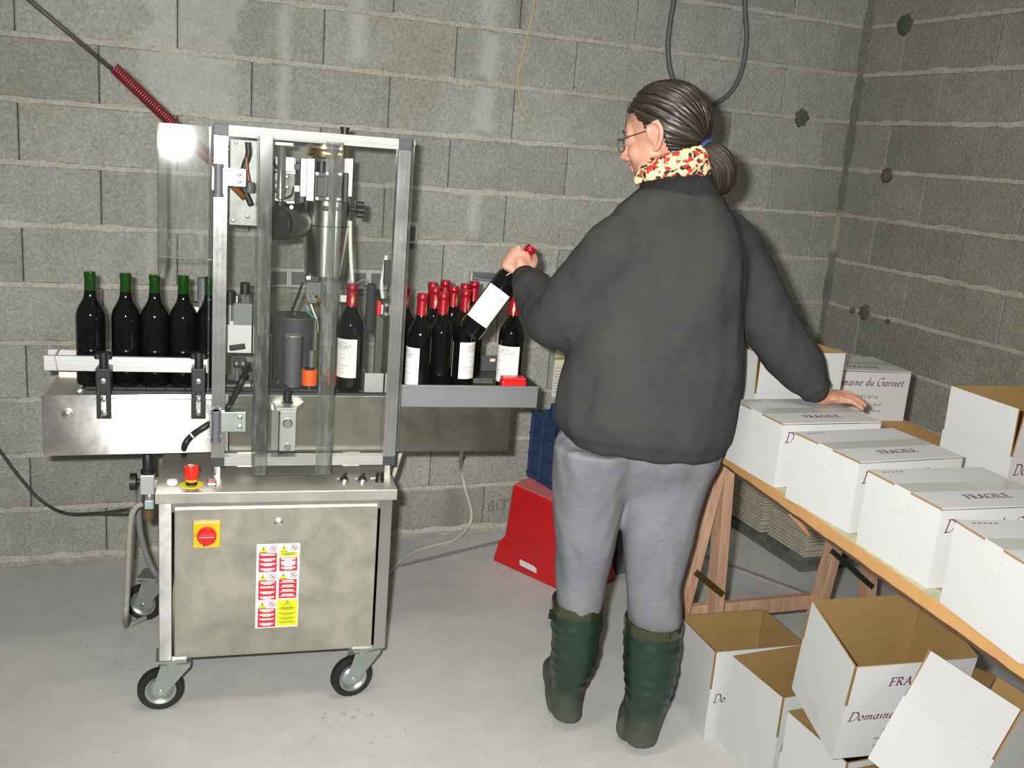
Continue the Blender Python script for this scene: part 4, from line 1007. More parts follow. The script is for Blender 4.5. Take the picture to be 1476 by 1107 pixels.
BPROF = [(.0, .004), (.026, 0), (.0365, .002), (BR_, .008), (BR_, .185), (.0378, .196), (.0350, .208), (.0300, .219), (.0240, .229), (.0190, .238), (.0163, .248), (.0150, .262), (.0142, .290), (.0140, .296), (.0158, .297), (.0158, .304), (.0148, .306), (.0148, .311), (.0120, .312)]
def bottle_mesh():
    b = B(); b.lathe(BPROF, n=32, mfun=lambda k: 1 if BPROF[k][1] >= .262 else 0); return b.mesh('bottle_glass')
BM = bottle_mesh(); BM.materials.append(M_GLASS); BM.materials.append(M_GREEN)
BM.polygons.foreach_set('use_smooth', [True]*len(BM.polygons))
BMF = BM.copy(); BMF.materials.clear(); BMF.materials.append(M_GLASS); BMF.materials.append(M_GLASS)
def capsule_mesh():
    b = B(); b.lathe([(.0172, .236+.002), (.0162, .248), (.0156, .262), (.0150, .290), (.0148, .2955), (.0166, .2965), (.0166, .3045), (.0156, .3065), (.0156, .3125), (.0135, .3132), (.002, .3130)], n=28)
    return b.mesh('capsule')
CPM = capsule_mesh(); CPM.materials.append(M_CAPS); CPM.polygons.foreach_set('use_smooth', [True]*len(CPM.polygons))
def gold_mesh():
    b = B()
    b.lathe([(.0173, .2405), (.0171, .2425)], n=28, cap=False); b.lathe([(.0170, .2445), (.0168, .2455)], n=28, cap=False)
    r = .0159                                                       # small gold emblem on the side of the capsule
    pts = [(-.25, .268), (-.1, .276), (.12, .279), (.27, .272), (.2, .262), (.02, .258), (-.16, .260)]
    b.add([(r*math.sin(a), -r*math.cos(a), z) for a, z in pts], [tuple(range(len(pts)))])
    b.add([((r+.0001)*math.sin(a), -(r+.0001)*math.cos(a), z) for a, z in ((-.06, .284), (.10, .284), (.06, .252), (-.02, .252))], [(0, 1, 2, 3)])
    return b.mesh('capsule_gold')
GDM = gold_mesh(); GDM.materials.append(M_GOLD)
def label_mesh(half=1.08, z0=.045, z1=.158):
    me = bpy.data.meshes.new('label'); n = 20; r = BR_+.0003; vs = []; uvs = []
    for k in range(n+1):
        a = -half+2*half*k/n
        for z in (z0, z1): vs.append((r*math.sin(a), -r*math.cos(a), z)); uvs.append((k/n, 0 if z == z0 else 1))
    fs = [(2*k, 2*k+2, 2*k+3, 2*k+1) for k in range(n)]
    me.from_pydata(vs, [], fs); l = me.uv_layers.new()
    for p in me.polygons:
        for li in p.loop_indices: l.data[li].uv = uvs[me.loops[li].vertex_index]
        p.use_smooth = True
    me.materials.append(M_LABEL); return me
LBM = label_mesh()
def part(name, me, parent, rz=0):
    o = bpy.data.objects.new(name, me); COL.objects.link(o); o.parent = parent; o.rotation_euler = (0, 0, rz); return o
def bottle(P, label, group, capped=True, lab=None, rz=None):
    """lab: turn of the paper label about the bottle, 0 = facing -y"""
    t = thing('wine_bottle', label, 'bottle', tuple(P), 0, group)
    part('glass', BMF if capped else BM, t)
    if capped:
        part('capsule', CPM, t); part('capsule_print', GDM, t, rz if rz is not None else .4)
    if lab is not None: part('paper_label', LBM, t, lab)
    return t
def bspot(px, py, zf):
    """standing place of a bottle whose rim is seen at the pixel"""
    return at(px, py, Z=zf+BHT)*np.array([1, 1, 0])+np.array([0, 0, zf])
BG = 'open bottles waiting on the infeed belt'
for k, (px, lab) in enumerate(((126, 'open dark wine bottle with green neck, first on the conveyor'), (179, 'open dark wine bottle, second on the conveyor'), (222, 'corked dark wine bottle, third on the conveyor'), (264, 'open dark wine bottle, fourth on the conveyor'), (303, 'open dark wine bottle half hidden behind the left frame post'))):
    P = mwld([ml(px, 398, .262)[0], .262, cz1])
    # slide along the belt until the rim sits on the sight line
    tgt = ml(px, 398, z=cz1+BHT); P = mwld([tgt[0]*.5+ml(px, 398, .262)[0]*.5, .262, cz1])
    t = bottle(P, lab, BG, capped=False)
    b = B(); b.cyl((0, 0, .309), (0, 0, .3128), .0112, n=16)
    if k == 2: b.build('cork', M_CORK, t, True)
tg = ml(509, 409, .225)
bottle(mwld([tg[0]-.002, .225, cz1]), 'labelled wine bottle with red capsule standing inside the acrylic guard', 'labelled bottles on the machine', True, -.74, .0)
tg = ml(583, 425, .33)
bottle(mwld([ml(574, 490, .33)[0]+.012, .33, TF]), 'dark wine bottle mostly hidden behind the right frame post', 'labelled bottles on the machine', True, None)
TG = 'capped bottles gathered in the packing tray'
trayb = [(611, 424, 'wine bottle in the tray, front row left, with label turned to the left', -1.36, .6), (639.5, 422, 'wine bottle in the tray, front row middle, no label in view', None, .8), (671, 418, 'wine bottle in the tray, front row right, white label on its right side', .55, .3),
         (633, 414, 'wine bottle in the tray, middle row left', None, -.1), (655.5, 412.5, 'wine bottle in the tray, middle row centre with gold mark', None, .35), (669, 409.5, 'wine bottle in the tray, middle row right', None, .2),
         (624.5, 407.5, 'wine bottle in the tray, back row left', None, .6), (643, 404.5, 'wine bottle in the tray, back row centre, highest cap', None, .9), (682, 406.5, 'wine bottle in the tray, back row right', None, 1.2)]
placed = []
for px, py, lab, la, rz in trayb:
    placed.append([mloc(bspot(px, py, TF)), lab, la, rz])
for _ in range(200):                       # real bottles cannot overlap: let neighbours push apart
    for i in range(len(placed)):
        for j in range(i):
            d = placed[i][0]-placed[j][0]; d[2] = 0; L = np.linalg.norm(d)
            if L < .0785:
                m_ = d/max(L, 1e-6)*(.0785-L)/2; placed[i][0] = placed[i][0]+m_; placed[j][0] = placed[j][0]-m_
    for q_ in placed: q_[0][1] = min(max(q_[0][1], .1945), .533); q_[0][0] = max(q_[0][0], tx0+.045)
for q_ in placed: q_[0][1] = min(max(q_[0][1], .1945), .533); q_[0][0] = max(q_[0][0], tx0+.045)
for p, lab, la, rz in placed: bottle(mwld(p), lab, TG, True, la, rz)
tj = np.array([ml(736, 500, .25)[0], .25, TF])
bottle(mwld(tj), 'single labelled wine bottle at the right end of the packing tray', TG, True, -.66, -.35)
# bottle in the person's hand
Kb = at(672, 484, Y=-1.075); Kc = at(767, 356, Y=-1.10)
ax = Vector(Kc-Kb).normalized()
HB = bottle((0, 0, 0), 'labelled wine bottle held tilted by its neck in the left hand', 'labelled bottles on the machine', True, 0.0, .3)
zax = ax; fr = Vector(CP-Kb).normalized(); yax = -(fr-zax*fr.dot(zax)).normalized(); xax = yax.cross(zax)
m_ = Matrix((( xax.x, yax.x, zax.x, 0), (xax.y, yax.y, zax.y, 0), (xax.z, yax.z, zax.z, 0), (0, 0, 0, 1)))
Kc_ = Vector(Kc); Ko = Kc_-ax*BHT
HB.matrix_world = Matrix.Translation(Ko) @ m_
# red block in the tray
q0 = ml(721, 556, n=.20); q1 = ml(756, 556, n=.20)
t = thing('tape_case', 'small red plastic case lying in the packing tray', 'case', tuple(mwld([q0[0]-.006, .157, TF])), MYAW)
w = q1[0]-q0[0]
b = B(); b.box(0, w, 0, .042, 0, .066); b.build('case_body', M_RED, t, False, .006)
b = B(); b.box(.002, w-.002, .002, .040, .066, .075); b.build('case_lid', mat('red_lid', rgb(214, 48, 40), .3, coat=.3), t, False, .004)

# ================================================================ lettering
def arc(cx, cy, rx, ry, a0, a1, n=14):
    return [(cx+rx*math.cos(math.radians(a0+(a1-a0)*k/n)), cy+ry*math.sin(math.radians(a0+(a1-a0)*k/n))) for k in range(n+1)]
GL = {
 'F': (.62, [[(.16, 0), (.16, 1)], [(.02, 1), (.58, 1), (.58, .86)], [(.16, .52), (.44, .52)], [(.44, .60), (.44, .44)], [(.02, 0), (.32, 0)]]),
 'R': (.76, [[(.16, 0), (.16, 1)], [(.02, 1), (.30, 1)]+arc(.30, .76, .25, .24, 90, -90)+[(.16, .52)], [(.32, .52), (.64, .02), (.76, 0)], [(.02, 0), (.30, 0)]]),
 'A': (.80, [[(.10, 0), (.40, 1.02), (.70, 0)], [(.20, .36), (.60, .36)], [(0, 0), (.20, 0)], [(.58, 0), (.82, 0)]]),
 'G': (.86, [arc(.46, .5, .42, .52, 45, 320, 22)+[(.78, .14), (.78, .46)], [(.56, .46), (.94, .46)]]),
 'I': (.36, [[(.18, 0), (.18, 1)], [(.04, 0), (.32, 0)], [(.04, 1), (.32, 1)]]),
 'L': (.62, [[(.16, 0), (.16, 1)], [(.02, 1), (.30, 1)], [(.02, 0), (.58, 0), (.58, .16)]]),
 'E': (.64, [[(.16, 0), (.16, 1)], [(.02, 1), (.56, 1), (.56, .86)], [(.16, .52), (.44, .52)], [(.44, .60), (.44, .44)], [(.02, 0), (.58, 0), (.60, .16)]]),
 'D': (.86, [[(.16, 0), (.16, 1)], [(.02, 1), (.34, 1)]+arc(.34, .5, .46, .5, 90, -90, 18)+[(.02, 0)]]),
 'o': (.50, [arc(.24, .27, .20, .27, 90, 450, 20)]),
 'm': (.80, [[(.02, .46), (.12, .53), (.12, 0)], [(.12, .34), (.24, .50), (.34, .50), (.38, .42), (.38, 0)], [(.38, .34), (.50, .50), (.60, .50), (.64, .42), (.64, .06), (.72, .04)]]),
 'a': (.50, [[(.38, .52)]+arc(.22, .27, .18, .26, 60, 320, 16)+[(.38, .52), (.38, .06), (.46, .04)]]),
 'i': (.26, [[(.03, .46), (.12, .53), (.12, .06), (.20, .03)], [(.11, .74), (.14, .78)]]),
 'n': (.54, [[(.02, .46), (.12, .53), (.12, 0)], [(.12, .34), (.24, .50), (.34, .50), (.38, .42), (.38, .06), (.46, .04)]]),
 'e': (.46, [[(.06, .26), (.34, .36)]+arc(.22, .36, .13, .17, 0, 180, 10)+arc(.25, .26, .19, .26, 180, 310, 10)]),
 'd': (.54, [[(.38, .50)]+arc(.22, .27, .18, .26, 60, 320, 16)+[(.38, .40)], [(.40, 1.02), (.40, .06), (.48, .03)]]),
 'u': (.54, [[(.02, .46), (.10, .53), (.10, .12), (.18, .01), (.28, .05), (.38, .22)], [(.38, .53), (.38, .06), (.46, .03)]]),
 'r': (.38, [[(.02, .46), (.12, .53), (.12, 0)], [(.12, .30), (.22, .47), (.30, .53), (.38, .49)]]),
 't': (.32, [[(.14, .74), (.12, .10), (.18, .01), (.28, .06)], [(.03, .50), (.28, .50)]]),
 ' ': (.30, []),
}
def lettering(b, text, x, y, h, wr, slant=0.0, mi=0, place=None, track=.06, ang=32, rev=False):
    """broad-pen strokes; place(x, y) -> 3d point on the surface"""
    na = math.radians(ang); N1 = (math.cos(na)*wr, math.sin(na)*wr); N2 = (-math.sin(na)*wr*.32, math.cos(na)*wr*.32)
    cx = x
    for ch in text:
        wd, st = GL[ch]
        for s in st:
            for (ax_, ay), (bx_, by) in zip(s[:-1], s[1:]):
                A = (cx+(ax_+slant*ay)*h, y+ay*h); Bq = (cx+(bx_+slant*by)*h, y+by*h)
                for N in (N1, N2):
                    Q = [(A[0]-N[0], A[1]-N[1]), (A[0]+N[0], A[1]+N[1]), (Bq[0]+N[0], Bq[1]+N[1]), (Bq[0]-N[0], Bq[1]-N[1])]
                    b.add([place(*p) for p in Q], [(0, 1, 2, 3)], mi)
        cx += (wd+track)*h
    return cx-x
def text_w(text, h, track=.06): return sum(GL[c][0]+track for c in text)*h
def small_text(b, body, size, place, slant=.18, align='LEFT'):
    fc = bpy.data.curves.new('t', 'FONT'); fc.body = body; fc.size = size; fc.shear = slant; fc.align_x = align
    fc.resolution_u = 2
    fo = bpy.data.objects.new('t', fc); COL.objects.link(fo)
    dg = bpy.context.evaluated_depsgraph_get(); me = bpy.data.meshes.new_from_object(fo.evaluated_get(dg))
    b.add([place(v.co.x, v.co.y) for v in me.vertices], [tuple(p.vertices) for p in me.polygons])
    bpy.data.objects.remove(fo); bpy.data.curves.remove(fc); bpy.data.meshes.remove(me)

# ================================================================ wine cartons
BL, BD, BHh, FLAP, TK = .296, .2283, .1607, .1142, .004
M_CARD = mat('white_card', (.50, .508, .508, 1), .62, var=.012, vs=5)
M_KRAFT = mat('kraft_inside', rgb(142, 114, 68), .85, var=.05, vs=12)
M_PRINT = mat('purple_print', rgb(110, 44, 78), .6)
M_TAPE = mat('packing_tape', (.43, .445, .395, 1), .3, coat=.2)
M_TAPEC = mat('clear_tape', (.525, .535, .53, 1), .25, coat=.2)
def panel(b, P, d, white=(), edges=(0, 1, 2, 3)):
    """sheet of card: outer face white, inner face and cut edges kraft; P four corners of the outer face, d inward step"""
    P = [Vector(p) for p in P]; d = Vector(d); Q = [p+d for p in P]
    b.add(P+Q, [(0, 1, 2, 3)], 0)
    b.add(P+Q, [(7, 6, 5, 4)], 1)
    for i in edges: b.add(P+Q, [(i, (i+1) % 4, 4+(i+1) % 4, 4+i)], 0 if i in white else 1)
def fixed(name, b, mats, parent):
    me = bpy.data.meshes.new(name); me.from_pydata(b.v, [], b.f); me.polygons.foreach_set('material_index', b.m)
    return put(name, me, mats, parent)
def carton(label, group, pose, closed, flaps=(0, 0, 0, 0), tilt=(0, 0)):
    """pose x, y, z, turn about z; flaps: lean of front, right, back, left flap from upright (outwards +)"""
    t = thing('wine_carton', label, 'carton', pose[:3], 0, group)
    t.rotation_euler = (tilt[0], tilt[1], pose[3])
    L, D, H = BL, BD, BHh
    b = B()
    panel(b, [(0, 0, 0), (L, 0, 0), (L, 0, H), (0, 0, H)], (0, TK, 0), (0, 1, 2, 3), (2,))
    panel(b, [(L, D, 0), (0, D, 0), (0, D, H), (L, D, H)], (0, -TK, 0), (0, 1, 2, 3), (2,))
    panel(b, [(0, D, 0), (0, 0, 0), (0, 0, H), (0, D, H)], (TK, 0, 0), (0, 1, 2, 3), (2,))
    panel(b, [(L, 0, 0), (L, D, 0), (L, D, H), (L, 0, H)], (-TK, 0, 0), (0, 1, 2, 3), (2,))
    panel(b, [(0, D, 0), (L, D, 0), (L, 0, 0), (0, 0, 0)], (0, 0, TK), (), ())
    fixed('carton_body', b, [M_CARD, M_KRAFT], t)
    if closed:
        for s in (0, 1):
            y0, y1 = (0.0, D/2-.0012) if s == 0 else (D/2+.0012, D)
            b = B(); z0 = H+.0022
            panel(b, [(-.0006, y0, z0+TK*.7), (L+.0006, y0, z0+TK*.7), (L+.0006, y1, z0+TK*.7), (-.0006, y1, z0+TK*.7)], (0, 0, -TK*.7), (0, 2))
            f = fixed('flap', b, [M_CARD, M_KRAFT], t)
            b = B(); zt_ = z0+TK*.7+.0004
            if s == 0:
                w = text_w('FRAGILE', .019); lettering(b, 'FRAGILE', L*.50-w/2, .045, .021, .0021, 0, 0, lambda x, y: (x, y, zt_), .08)
            else:
                for k in range(5): b.add([(.022+k*.011, D-.020, zt_), (.029+k*.011, D-.020, zt_), (.030+k*.011, D-.016, zt_), (.023+k*.011, D-.016, zt_)], [(0, 1, 2, 3)])
            tag(fixed('print', b, [M_PRINT], f), kind='stuff')
        for x in (0, L-.060):
            b = B(); panel(b, [(x+.001, .002, H+.002), (x+.059, .002, H+.002), (x+.059, D-.002, H+.002), (x+.001, D-.002, H+.002)], (0, 0, -.002)); fixed('under_flap', b, [M_CARD, M_KRAFT], t)
        z_ = H+.0022+TK*.7+.0003
        b = B(); b.add([(-.001, D/2-.025, z_), (L+.001, D/2-.025, z_), (L+.001, D/2+.025, z_), (-.001, D/2+.025, z_), (-.0012, D/2-.025, H-.045), (-.0012, D/2+.025, H-.045), (L+.0012, D/2-.025, H-.045), (L+.0012, D/2+.025, H-.045)], [(0, 1, 2, 3)]); b.f += [(0, 3, 5, 4), (1, 6, 7, 2)]; b.m += [1, 1]
        fixed('packing_tape', b, [M_TAPE, M_TAPEC], t)
    else:
        g = .0045
        hinge = [((g, 0, H), (L-g, 0, H), (0, -1, 0)), ((L, g, H), (L, D-g, H), (1, 0, 0)), ((L-g, D, H), (g, D, H), (0, 1, 0)), ((0, D-g, H), (0, g, H), (-1, 0, 0))]
        for k, (a, e, o) in enumerate(hinge):
            u = Vector(o)*math.sin(flaps[k])+Vector((0, 0, 1))*math.cos(flaps[k]); inn = -Vector(o)*math.cos(flaps[k])+Vector((0, 0, 1))*math.sin(flaps[k])
            a, e = Vector(a)+u*.0002, Vector(e)+u*.0002
            b = B(); panel(b, [a, e, e+u*FLAP, a+u*FLAP], inn*TK, (), (1, 2, 3)); f = fixed('flap', b, [M_CARD, M_KRAFT], t)
            if k == 0:
                q = lambda x, y: a+Vector((x-g, 0, 0))+u*y-inn*.0004
                w = text_w('FRAGILE', .024, .08); b = B(); lettering(b, 'FRAGILE', L*.52-w/2, FLAP*.46, .023, .0022, .12, 0, q, .08); tag(fixed('print', b, [M_PRINT], f), kind='stuff')
    # maker's lettering on the long front side
    b = B(); pf = lambda x, y: (x, -.0005, y)
    tx = 'Domaine du Garinet'; hh = .030; w = text_w(tx, hh)
    s_ = min(1, (L*.88)/w); hh *= s_; w *= s_
    lettering(b, tx, L*.5-w/2-.004, H*.72, hh, .0021, .22, 0, pf)
    for k, (tt, yy, sz) in enumerate((('M & S Spring', .47, .0155), ('Mazac 30300 Le Buard', .31, .0125), ('Tel 04 66 17 59 98 45', .17, .0125))):
        small_text(b, tt, sz, lambda x, y: (L*.5+x, -.0005, H*yy+y), .15, 'CENTER')
    tag(fixed('print', b, [M_PRINT], t), kind='stuff')
    b = B(); b.add([(-.0006, D*.5-.025, .0), (-.0006, D*.5+.025, .0), (-.0006, D*.5+.025, .05), (-.0006, D*.5-.025, .05)], [(0, 3, 2, 1)]); fixed('side_tape', b, [M_TAPEC], t)
    return t
ZTB = .8396
CT = 'packed cartons in a row on the table'; CO = 'open cartons on the table'; CF_ = 'open cartons on the floor'
carton('closed white wine carton at the far end of the row, under the right hand', CT, (1.515, -1.825, ZTB, -.042), True)
carton('closed white wine carton, second from the far end of the table row', CT, (1.498, -2.124, ZTB, .003), True)
carton('closed white wine carton, third in the table row beside the tall open carton', CT, (1.457, -2.401, ZTB, -.086), True)
carton('closed white wine carton cut by the right picture edge, nearest in the table row', CT, (1.39, -2.679, ZTB, -.20), True)
carton('closed white wine carton with full lettering at the back corner of the table', CT, (2.107, -1.267, ZTB, -.156), True)
carton('open white wine carton standing at the right edge behind the closed row', CO, (1.935, -2.131, ZTB, -.068), False, (.10, .06, .0, .02))
carton('open white wine carton behind the right forearm at the far end of the table', CO, (1.644, -1.525, ZTB, .0), False, (.0, .02, .0, .05))
carton('open white wine carton on the floor next to the right boot', CF_, (1.556, -1.628, .0005, -.071), False, (.0, .0, .0, .0))
carton('open white wine carton on the floor half covered by the big tilted one', CF_, (1.599, -1.883, .0005, .024), False, (.0, .0, .0, .0))
CBOX_C = None
# ================================================================ table on trestles
M_CHIP = mat('chipboard', rgb(180, 138, 86), .7, var=.08, vs=18, bmp=.1, bs=200)
M_EDGEP = mat('greenish_paper', rgb(172, 176, 146), .8, var=.2, vs=30)
M_WOOD = None
def wood():
    m, nt, p = new_mat('trestle_wood')
    v = tco(nt, 'Object', (14, 14, 1.6)); f = noi(nt, 3, 4, .6, v, 1.2)
    nt.links.new(ramp(nt, f, .3, .72, rgb(156, 120, 96), rgb(192, 156, 130)), p.inputs['Base Color']); p.inputs['Roughness'].default_value = .6
    bump(nt, p, f, .1); return m
M_WOOD = wood()
e0 = at(1041, 651, Z=ZTB); e1 = at(1476, 953, Z=ZTB)
ed = Vector(e1-e0); ed.z = 0; ed.normalize(); ew = Vector((-ed.y, ed.x, 0))
if ew.x < 0: ew = -ew
TT = thing('work_table_board', 'thick chipboard table top carrying the cartons', 'table top', tuple(e0-np.array([0, 0, 0])))
TT.location = (e0[0], e0[1], ZTB)
TLn, TWd, TTh = 1.75, .83, .034
def tp(s, w, z): return ed*s+ew*w+Vector((0, 0, z))
b = B(); q = lambda z: [tp(-.46, 0, z), tp(TLn, 0, z), tp(TLn, TWd, z), tp(-.46, TWd, z)]
b.hexa(q(-TTh)+q(-.0006)); b.build('board', M_CHIP, TT, False, .002)
b = B(); rnd = random.Random(3); n = 60; vs = []
for k in range(n+1):
    s = TLn*k/n; w = .004+.018*max(0, math.sin(s*2.3-.3))+.004*rnd.random(); vs += [tp(s, .002, -.0003), tp(s, w+.012, -.0003)]
b.add(vs, [(2*k, 2*k+2, 2*k+3, 2*k+1) for k in range(n)]); b.build('paper_edge', M_EDGEP, TT)
b = B(); vs = []
for k in range(n+1):
    s = -.46+(TLn+.46)*k/n; vs += [tp(s, -.001, -TTh-.0035*rnd.random()), tp(s, -.001, -TTh+.004+.003*rnd.random())]
b.add(vs, [(2*k, 2*k+2, 2*k+3, 2*k+1) for k in range(n)]); b.build('broken_edge', mat('dark_edge', rgb(74, 50, 34), .9), TT)
# splinter hanging from the edge
sp = [Vector(at(x, y, Z=zz))-TT.location for x, y, zz in ((1137, 741, .806), (1150, 752, .79), (1160, 763, .775), (1166, 772, .768))]
b = B(); b.tube(sp, [.002, .005, .006, .003], 6); b.build('splinter', mat('splinter_wood', rgb(150, 104, 74), .8), TT)
def trestle(label, s0):
    """two pairs of splayed legs under one bearer, with a low rail and metal stays"""
    off = Vector((0, s0, 0)); O_ = Vector((1.70, -1.345, 0))
    t = thing('trestle', label, 'trestle', tuple(O_+off))
    zt = ZTB-TTh-.003
    L = lambda x, z, y=-1.345: Vector((x, y, z))-O_
    b = B(); b.beam(L(1.66, zt-.03), L(2.33, zt-.03), .040, .06); b.build('bearer', M_WOOD, t, False, .002)
    for (x0, x1, dy) in ((1.706, 1.756, .001), (1.690, 1.578, .0), (2.215, 2.118, .0), (2.28, 2.375, .001)):
        b = B(); b.beam(L(x0, zt-.012, -1.345+dy), L(x1, .004, -1.345+dy), .034, .052, up=(0, -1, 0)); b.build('leg', M_WOOD, t, False, .002)
    b = B(); b.beam(L(1.63, .40, -1.375), L(1.74, .315, -1.375), .006, .020); b.build('stay', mat('stay_metal', rgb(92, 78, 40), .4, .6), t)
    b = B(); b.beam(L(2.135, .43, -1.378), L(2.33, .285, -1.378), .008, .017); b.build('stay', mat('stay_dark', rgb(46, 50, 46), .5, .4), t)
    b = B(); b.beam(L(1.60, .235, -1.315), L(2.15, .225, -1.315), .024, .05); b.build('lower_rail', M_WOOD, t, False, .002)
    return t
trestle('wooden trestle with splayed legs under the table beside the person', .0)
trestle('wooden trestle under the near end of the table, out past the floor cartons', -1.72)

# shrink wrapped bundles of flat cartons under the table
WS = (2.62, -.55)
t = thing('wrapped_carton_stack', 'bundles of flat cardboard wrapped in clear plastic under the table', 'cardboard stack', (WS[0], WS[1], 0))

M_FLAT = mat('flat_carton_edges', rgb(196, 188, 168), .8, var=.15, vs=30)
def bundle(y0, y1, x0, x1, z0, n, th):
    b = B(); rnd = random.Random(int(-y0*1000))
    for k in range(n):
        dx, dy = rnd.uniform(-.006, .006), rnd.uniform(-.006, .006)
        b.box(x0+dx, x1+dx, y0+dy, y1+dy, z0+k*th, z0+k*th+th*.66)
    b = tag(b.build('flat_cartons', [M_FLAT], t), kind='stuff')
bundle(-.375-WS[1], -.03-WS[1], .005, .40, .055, 42, .0135)
bundle(-.66-WS[1], -.40-WS[1], .03, .42, .055, 42, .0135)
b = B(); b.box(.0, .42, -.68-WS[1], -.02-WS[1], .0, .022); b.box(.03, .42, -.62-WS[1], -.56-WS[1], .022, .055); b.box(.03, .42, -.10-WS[1], -.04-WS[1], .022, .055); b.build('pallet', mat('grey_pallet', rgb(96, 98, 92), .8, var=.15), t)
b = B(); ring = []
yA, yB = -.69-WS[1], -.012-WS[1]; n = 40
def edgept(k, z):
    s = k/n; rnd = random.Random(k*7+int(z*50)); w = .008*math.sin(k*1.7+z*9)+.004*rnd.random()
    L1 = yB-yA; per = L1+.40; d = s*per
    if d < L1: return (-.012+w+(.012 if z > .05 else 0), yB-d, z)
    return (-.012+(d-L1), yA-w, z)
for z in (.03, .10, .2, .32, .45, .58, .64):
    ring.append([edgept(k, z) for k in range(n+1)])
vs = [p for r in ring for p in r]
b.add(vs, [(j*(n+1)+k, j*(n+1)+k+1, (j+1)*(n+1)+k+1, (j+1)*(n+1)+k) for j in range(len(ring)-1) for k in range(n)])
b.build('plastic_wrap', clear_sheet('stretch_film', (.93, .935, .92, 1), .16, .13), t, 'all')

# ---- the tilted cartons on the floor and what they lean on
t_ = carton('open white wine carton on the floor under the tilted one, only its corner in view', CF_, (1.572, -2.164, .0005, .005), False)
cC = carton('big open white wine carton tilted on top of the floor heap, FRAGILE on its flap', CF_, (1.518, -2.169, .300, -.212), False, (.0, .0, .0, .0), (.222, -.07))
cD = carton('open white wine carton tipped in front of the heap, blank end facing', CF_, (1.5452, -2.4974, 0.3538, .138), False, (.0, .0, .03, .0), (.074, .418))
carton('open white wine carton holding up the tipped one, at the picture bottom', CF_, (1.585, -2.412, .0005, .02), False)

# ================================================================ crates behind the person
t = thing('red_crate', 'red plastic tub standing upside down on the floor by the wall', 'crate', (1.50, -.48, 0))
o = Vector((1.50, -.48, 0))
A0 = [(1.394, -.319), (1.60, -.742), (1.818, -.572), (1.62, -.16)]; A1 = [(1.422, -.385), (1.545, -.70), (1.70, -.60), (1.60, -.26)]
lerp = lambda p, q_, f: (p[0]+(q_[0]-p[0])*f, p[1]+(q_[1]-p[1])*f)
cen = (1.60, -.45)
def rq(f, z, s=1.0): return [Vector((cen[0]+(lerp(p, q_, f)[0]-cen[0])*s, cen[1]+(lerp(p, q_, f)[1]-cen[1])*s, z))-o for p, q_ in zip(A0, A1)]
b = B(); b.loft([rq(.40, .004, .965), rq(.62, .115, .98), rq(1, .335), rq(1, .345, .985)]); b.build('tub', mat('crate_red', rgb(186, 20, 26), .42, var=.10, vs=9), t, False, .012, seg=3)
b = B(); b.loft([rq(0, .0), rq(.03, .012, 1.01), rq(.25, .085, .995), rq(.55, .118, .97)]); b.build('skirt', mat('crate_red', rgb(186, 20, 26), .42), t, False, .006)
q0, q1, q2, q3 = [Vector(at(x, y, Y=-.47))-o for x, y in ((750, 806), (774, 817), (774, 826), (750, 814))]
def onface(x, y):
    """sight line met with the sloping left side of the tub skirt"""
    P = rq(.02, .02, 1.01); a, c_ = P[0], P[1]; d = rq(.30, .09, 1.0)[0]
    nn = (c_-a).cross(d-a).normalized(); rr = Vector(ray(x, y)); c0 = Vector(CP)-o; tt = ((a-c0).dot(nn))/rr.dot(nn); return c0+rr*tt-nn*(.004 if nn.dot(rr) > 0 else -.004)
b = B(); Q = [onface(750, 806), onface(774, 817), onface(774, 826), onface(750, 814)]
b.prism(Q, (.004, .002, 0)); b.build('label_plate', mat('pale_plate', rgb(206, 204, 204), .5), t)
M_DUST = mat('dusty_red', rgb(196, 108, 104), .8, var=.1, vs=30)
b = B(); b.loft([rq(1, .3452, .97), rq(1, .347, .965)]); b.build('dusty_top', M_DUST, t)
t = thing('blue_crate', 'blue plastic harvest crate standing on the red tub', 'crate', (1.53, -.55, .348))
M_BLUE = mat('crate_blue', rgb(38, 58, 90), .45, var=.1, vs=10)
CW_, CL_, CH_ = .34, .50, .27
da = Vector((.15, -.985, 0)).normalized(); db_ = Vector((.985, .15, 0)).normalized(); oc = Vector((1.515, -.305, 0))-Vector((1.53, -.55, 0))
def cp(a, c_, z): return oc+da*a+db_*c_+Vector((0, 0, z))
def cbox(b, a0, a1, c0, c1, z0, z1): b.hexa([cp(a0, c0, z0), cp(a1, c0, z0), cp(a1, c1, z0), cp(a0, c1, z0), cp(a0, c0, z1), cp(a1, c0, z1), cp(a1, c1, z1), cp(a0, c1, z1)])
b = B(); cbox(b, .004, CL_-.004, .004, CW_-.004, .0, .006); b.build('crate_floor', M_BLUE, t)
b = B()
for c0, c1 in ((.006, .010), (CW_-.010, CW_-.006)):
    cbox(b, .0, CL_, c0, c1, .0, .175); cbox(b, .0, .16, c0, c1, .175, .245); cbox(b, .20, CL_, c0, c1, .175, .245); cbox(b, .0, CL_, c0, c1, .245, CH_)
for a0, a1 in ((.004, .008), (CL_-.008, CL_-.004)): cbox(b, a0, a1, .0, CW_, .0, CH_)
b.build('crate_wall', M_BLUE, t)
for z in (.012, .092, .175, .26):
    b = B(); cbox(b, -.004, CL_+.004, -.004, .006, z, z+.010); cbox(b, -.004, CL_+.004, CW_-.006, CW_+.004, z, z+.010); cbox(b, -.004, .004, .006, CW_-.006, z, z+.010); b.build('crate_rib', M_BLUE, t, False, .001)
for a_ in (.0, .075, .30, .42, CL_-.012):
    b = B(); cbox(b, a_, a_+.012, -.003, .006, .0, CH_); b.build('crate_rib', M_BLUE, t, False, .001)
p = at(789, 580, Y=-.40); pz = p[2]-.345
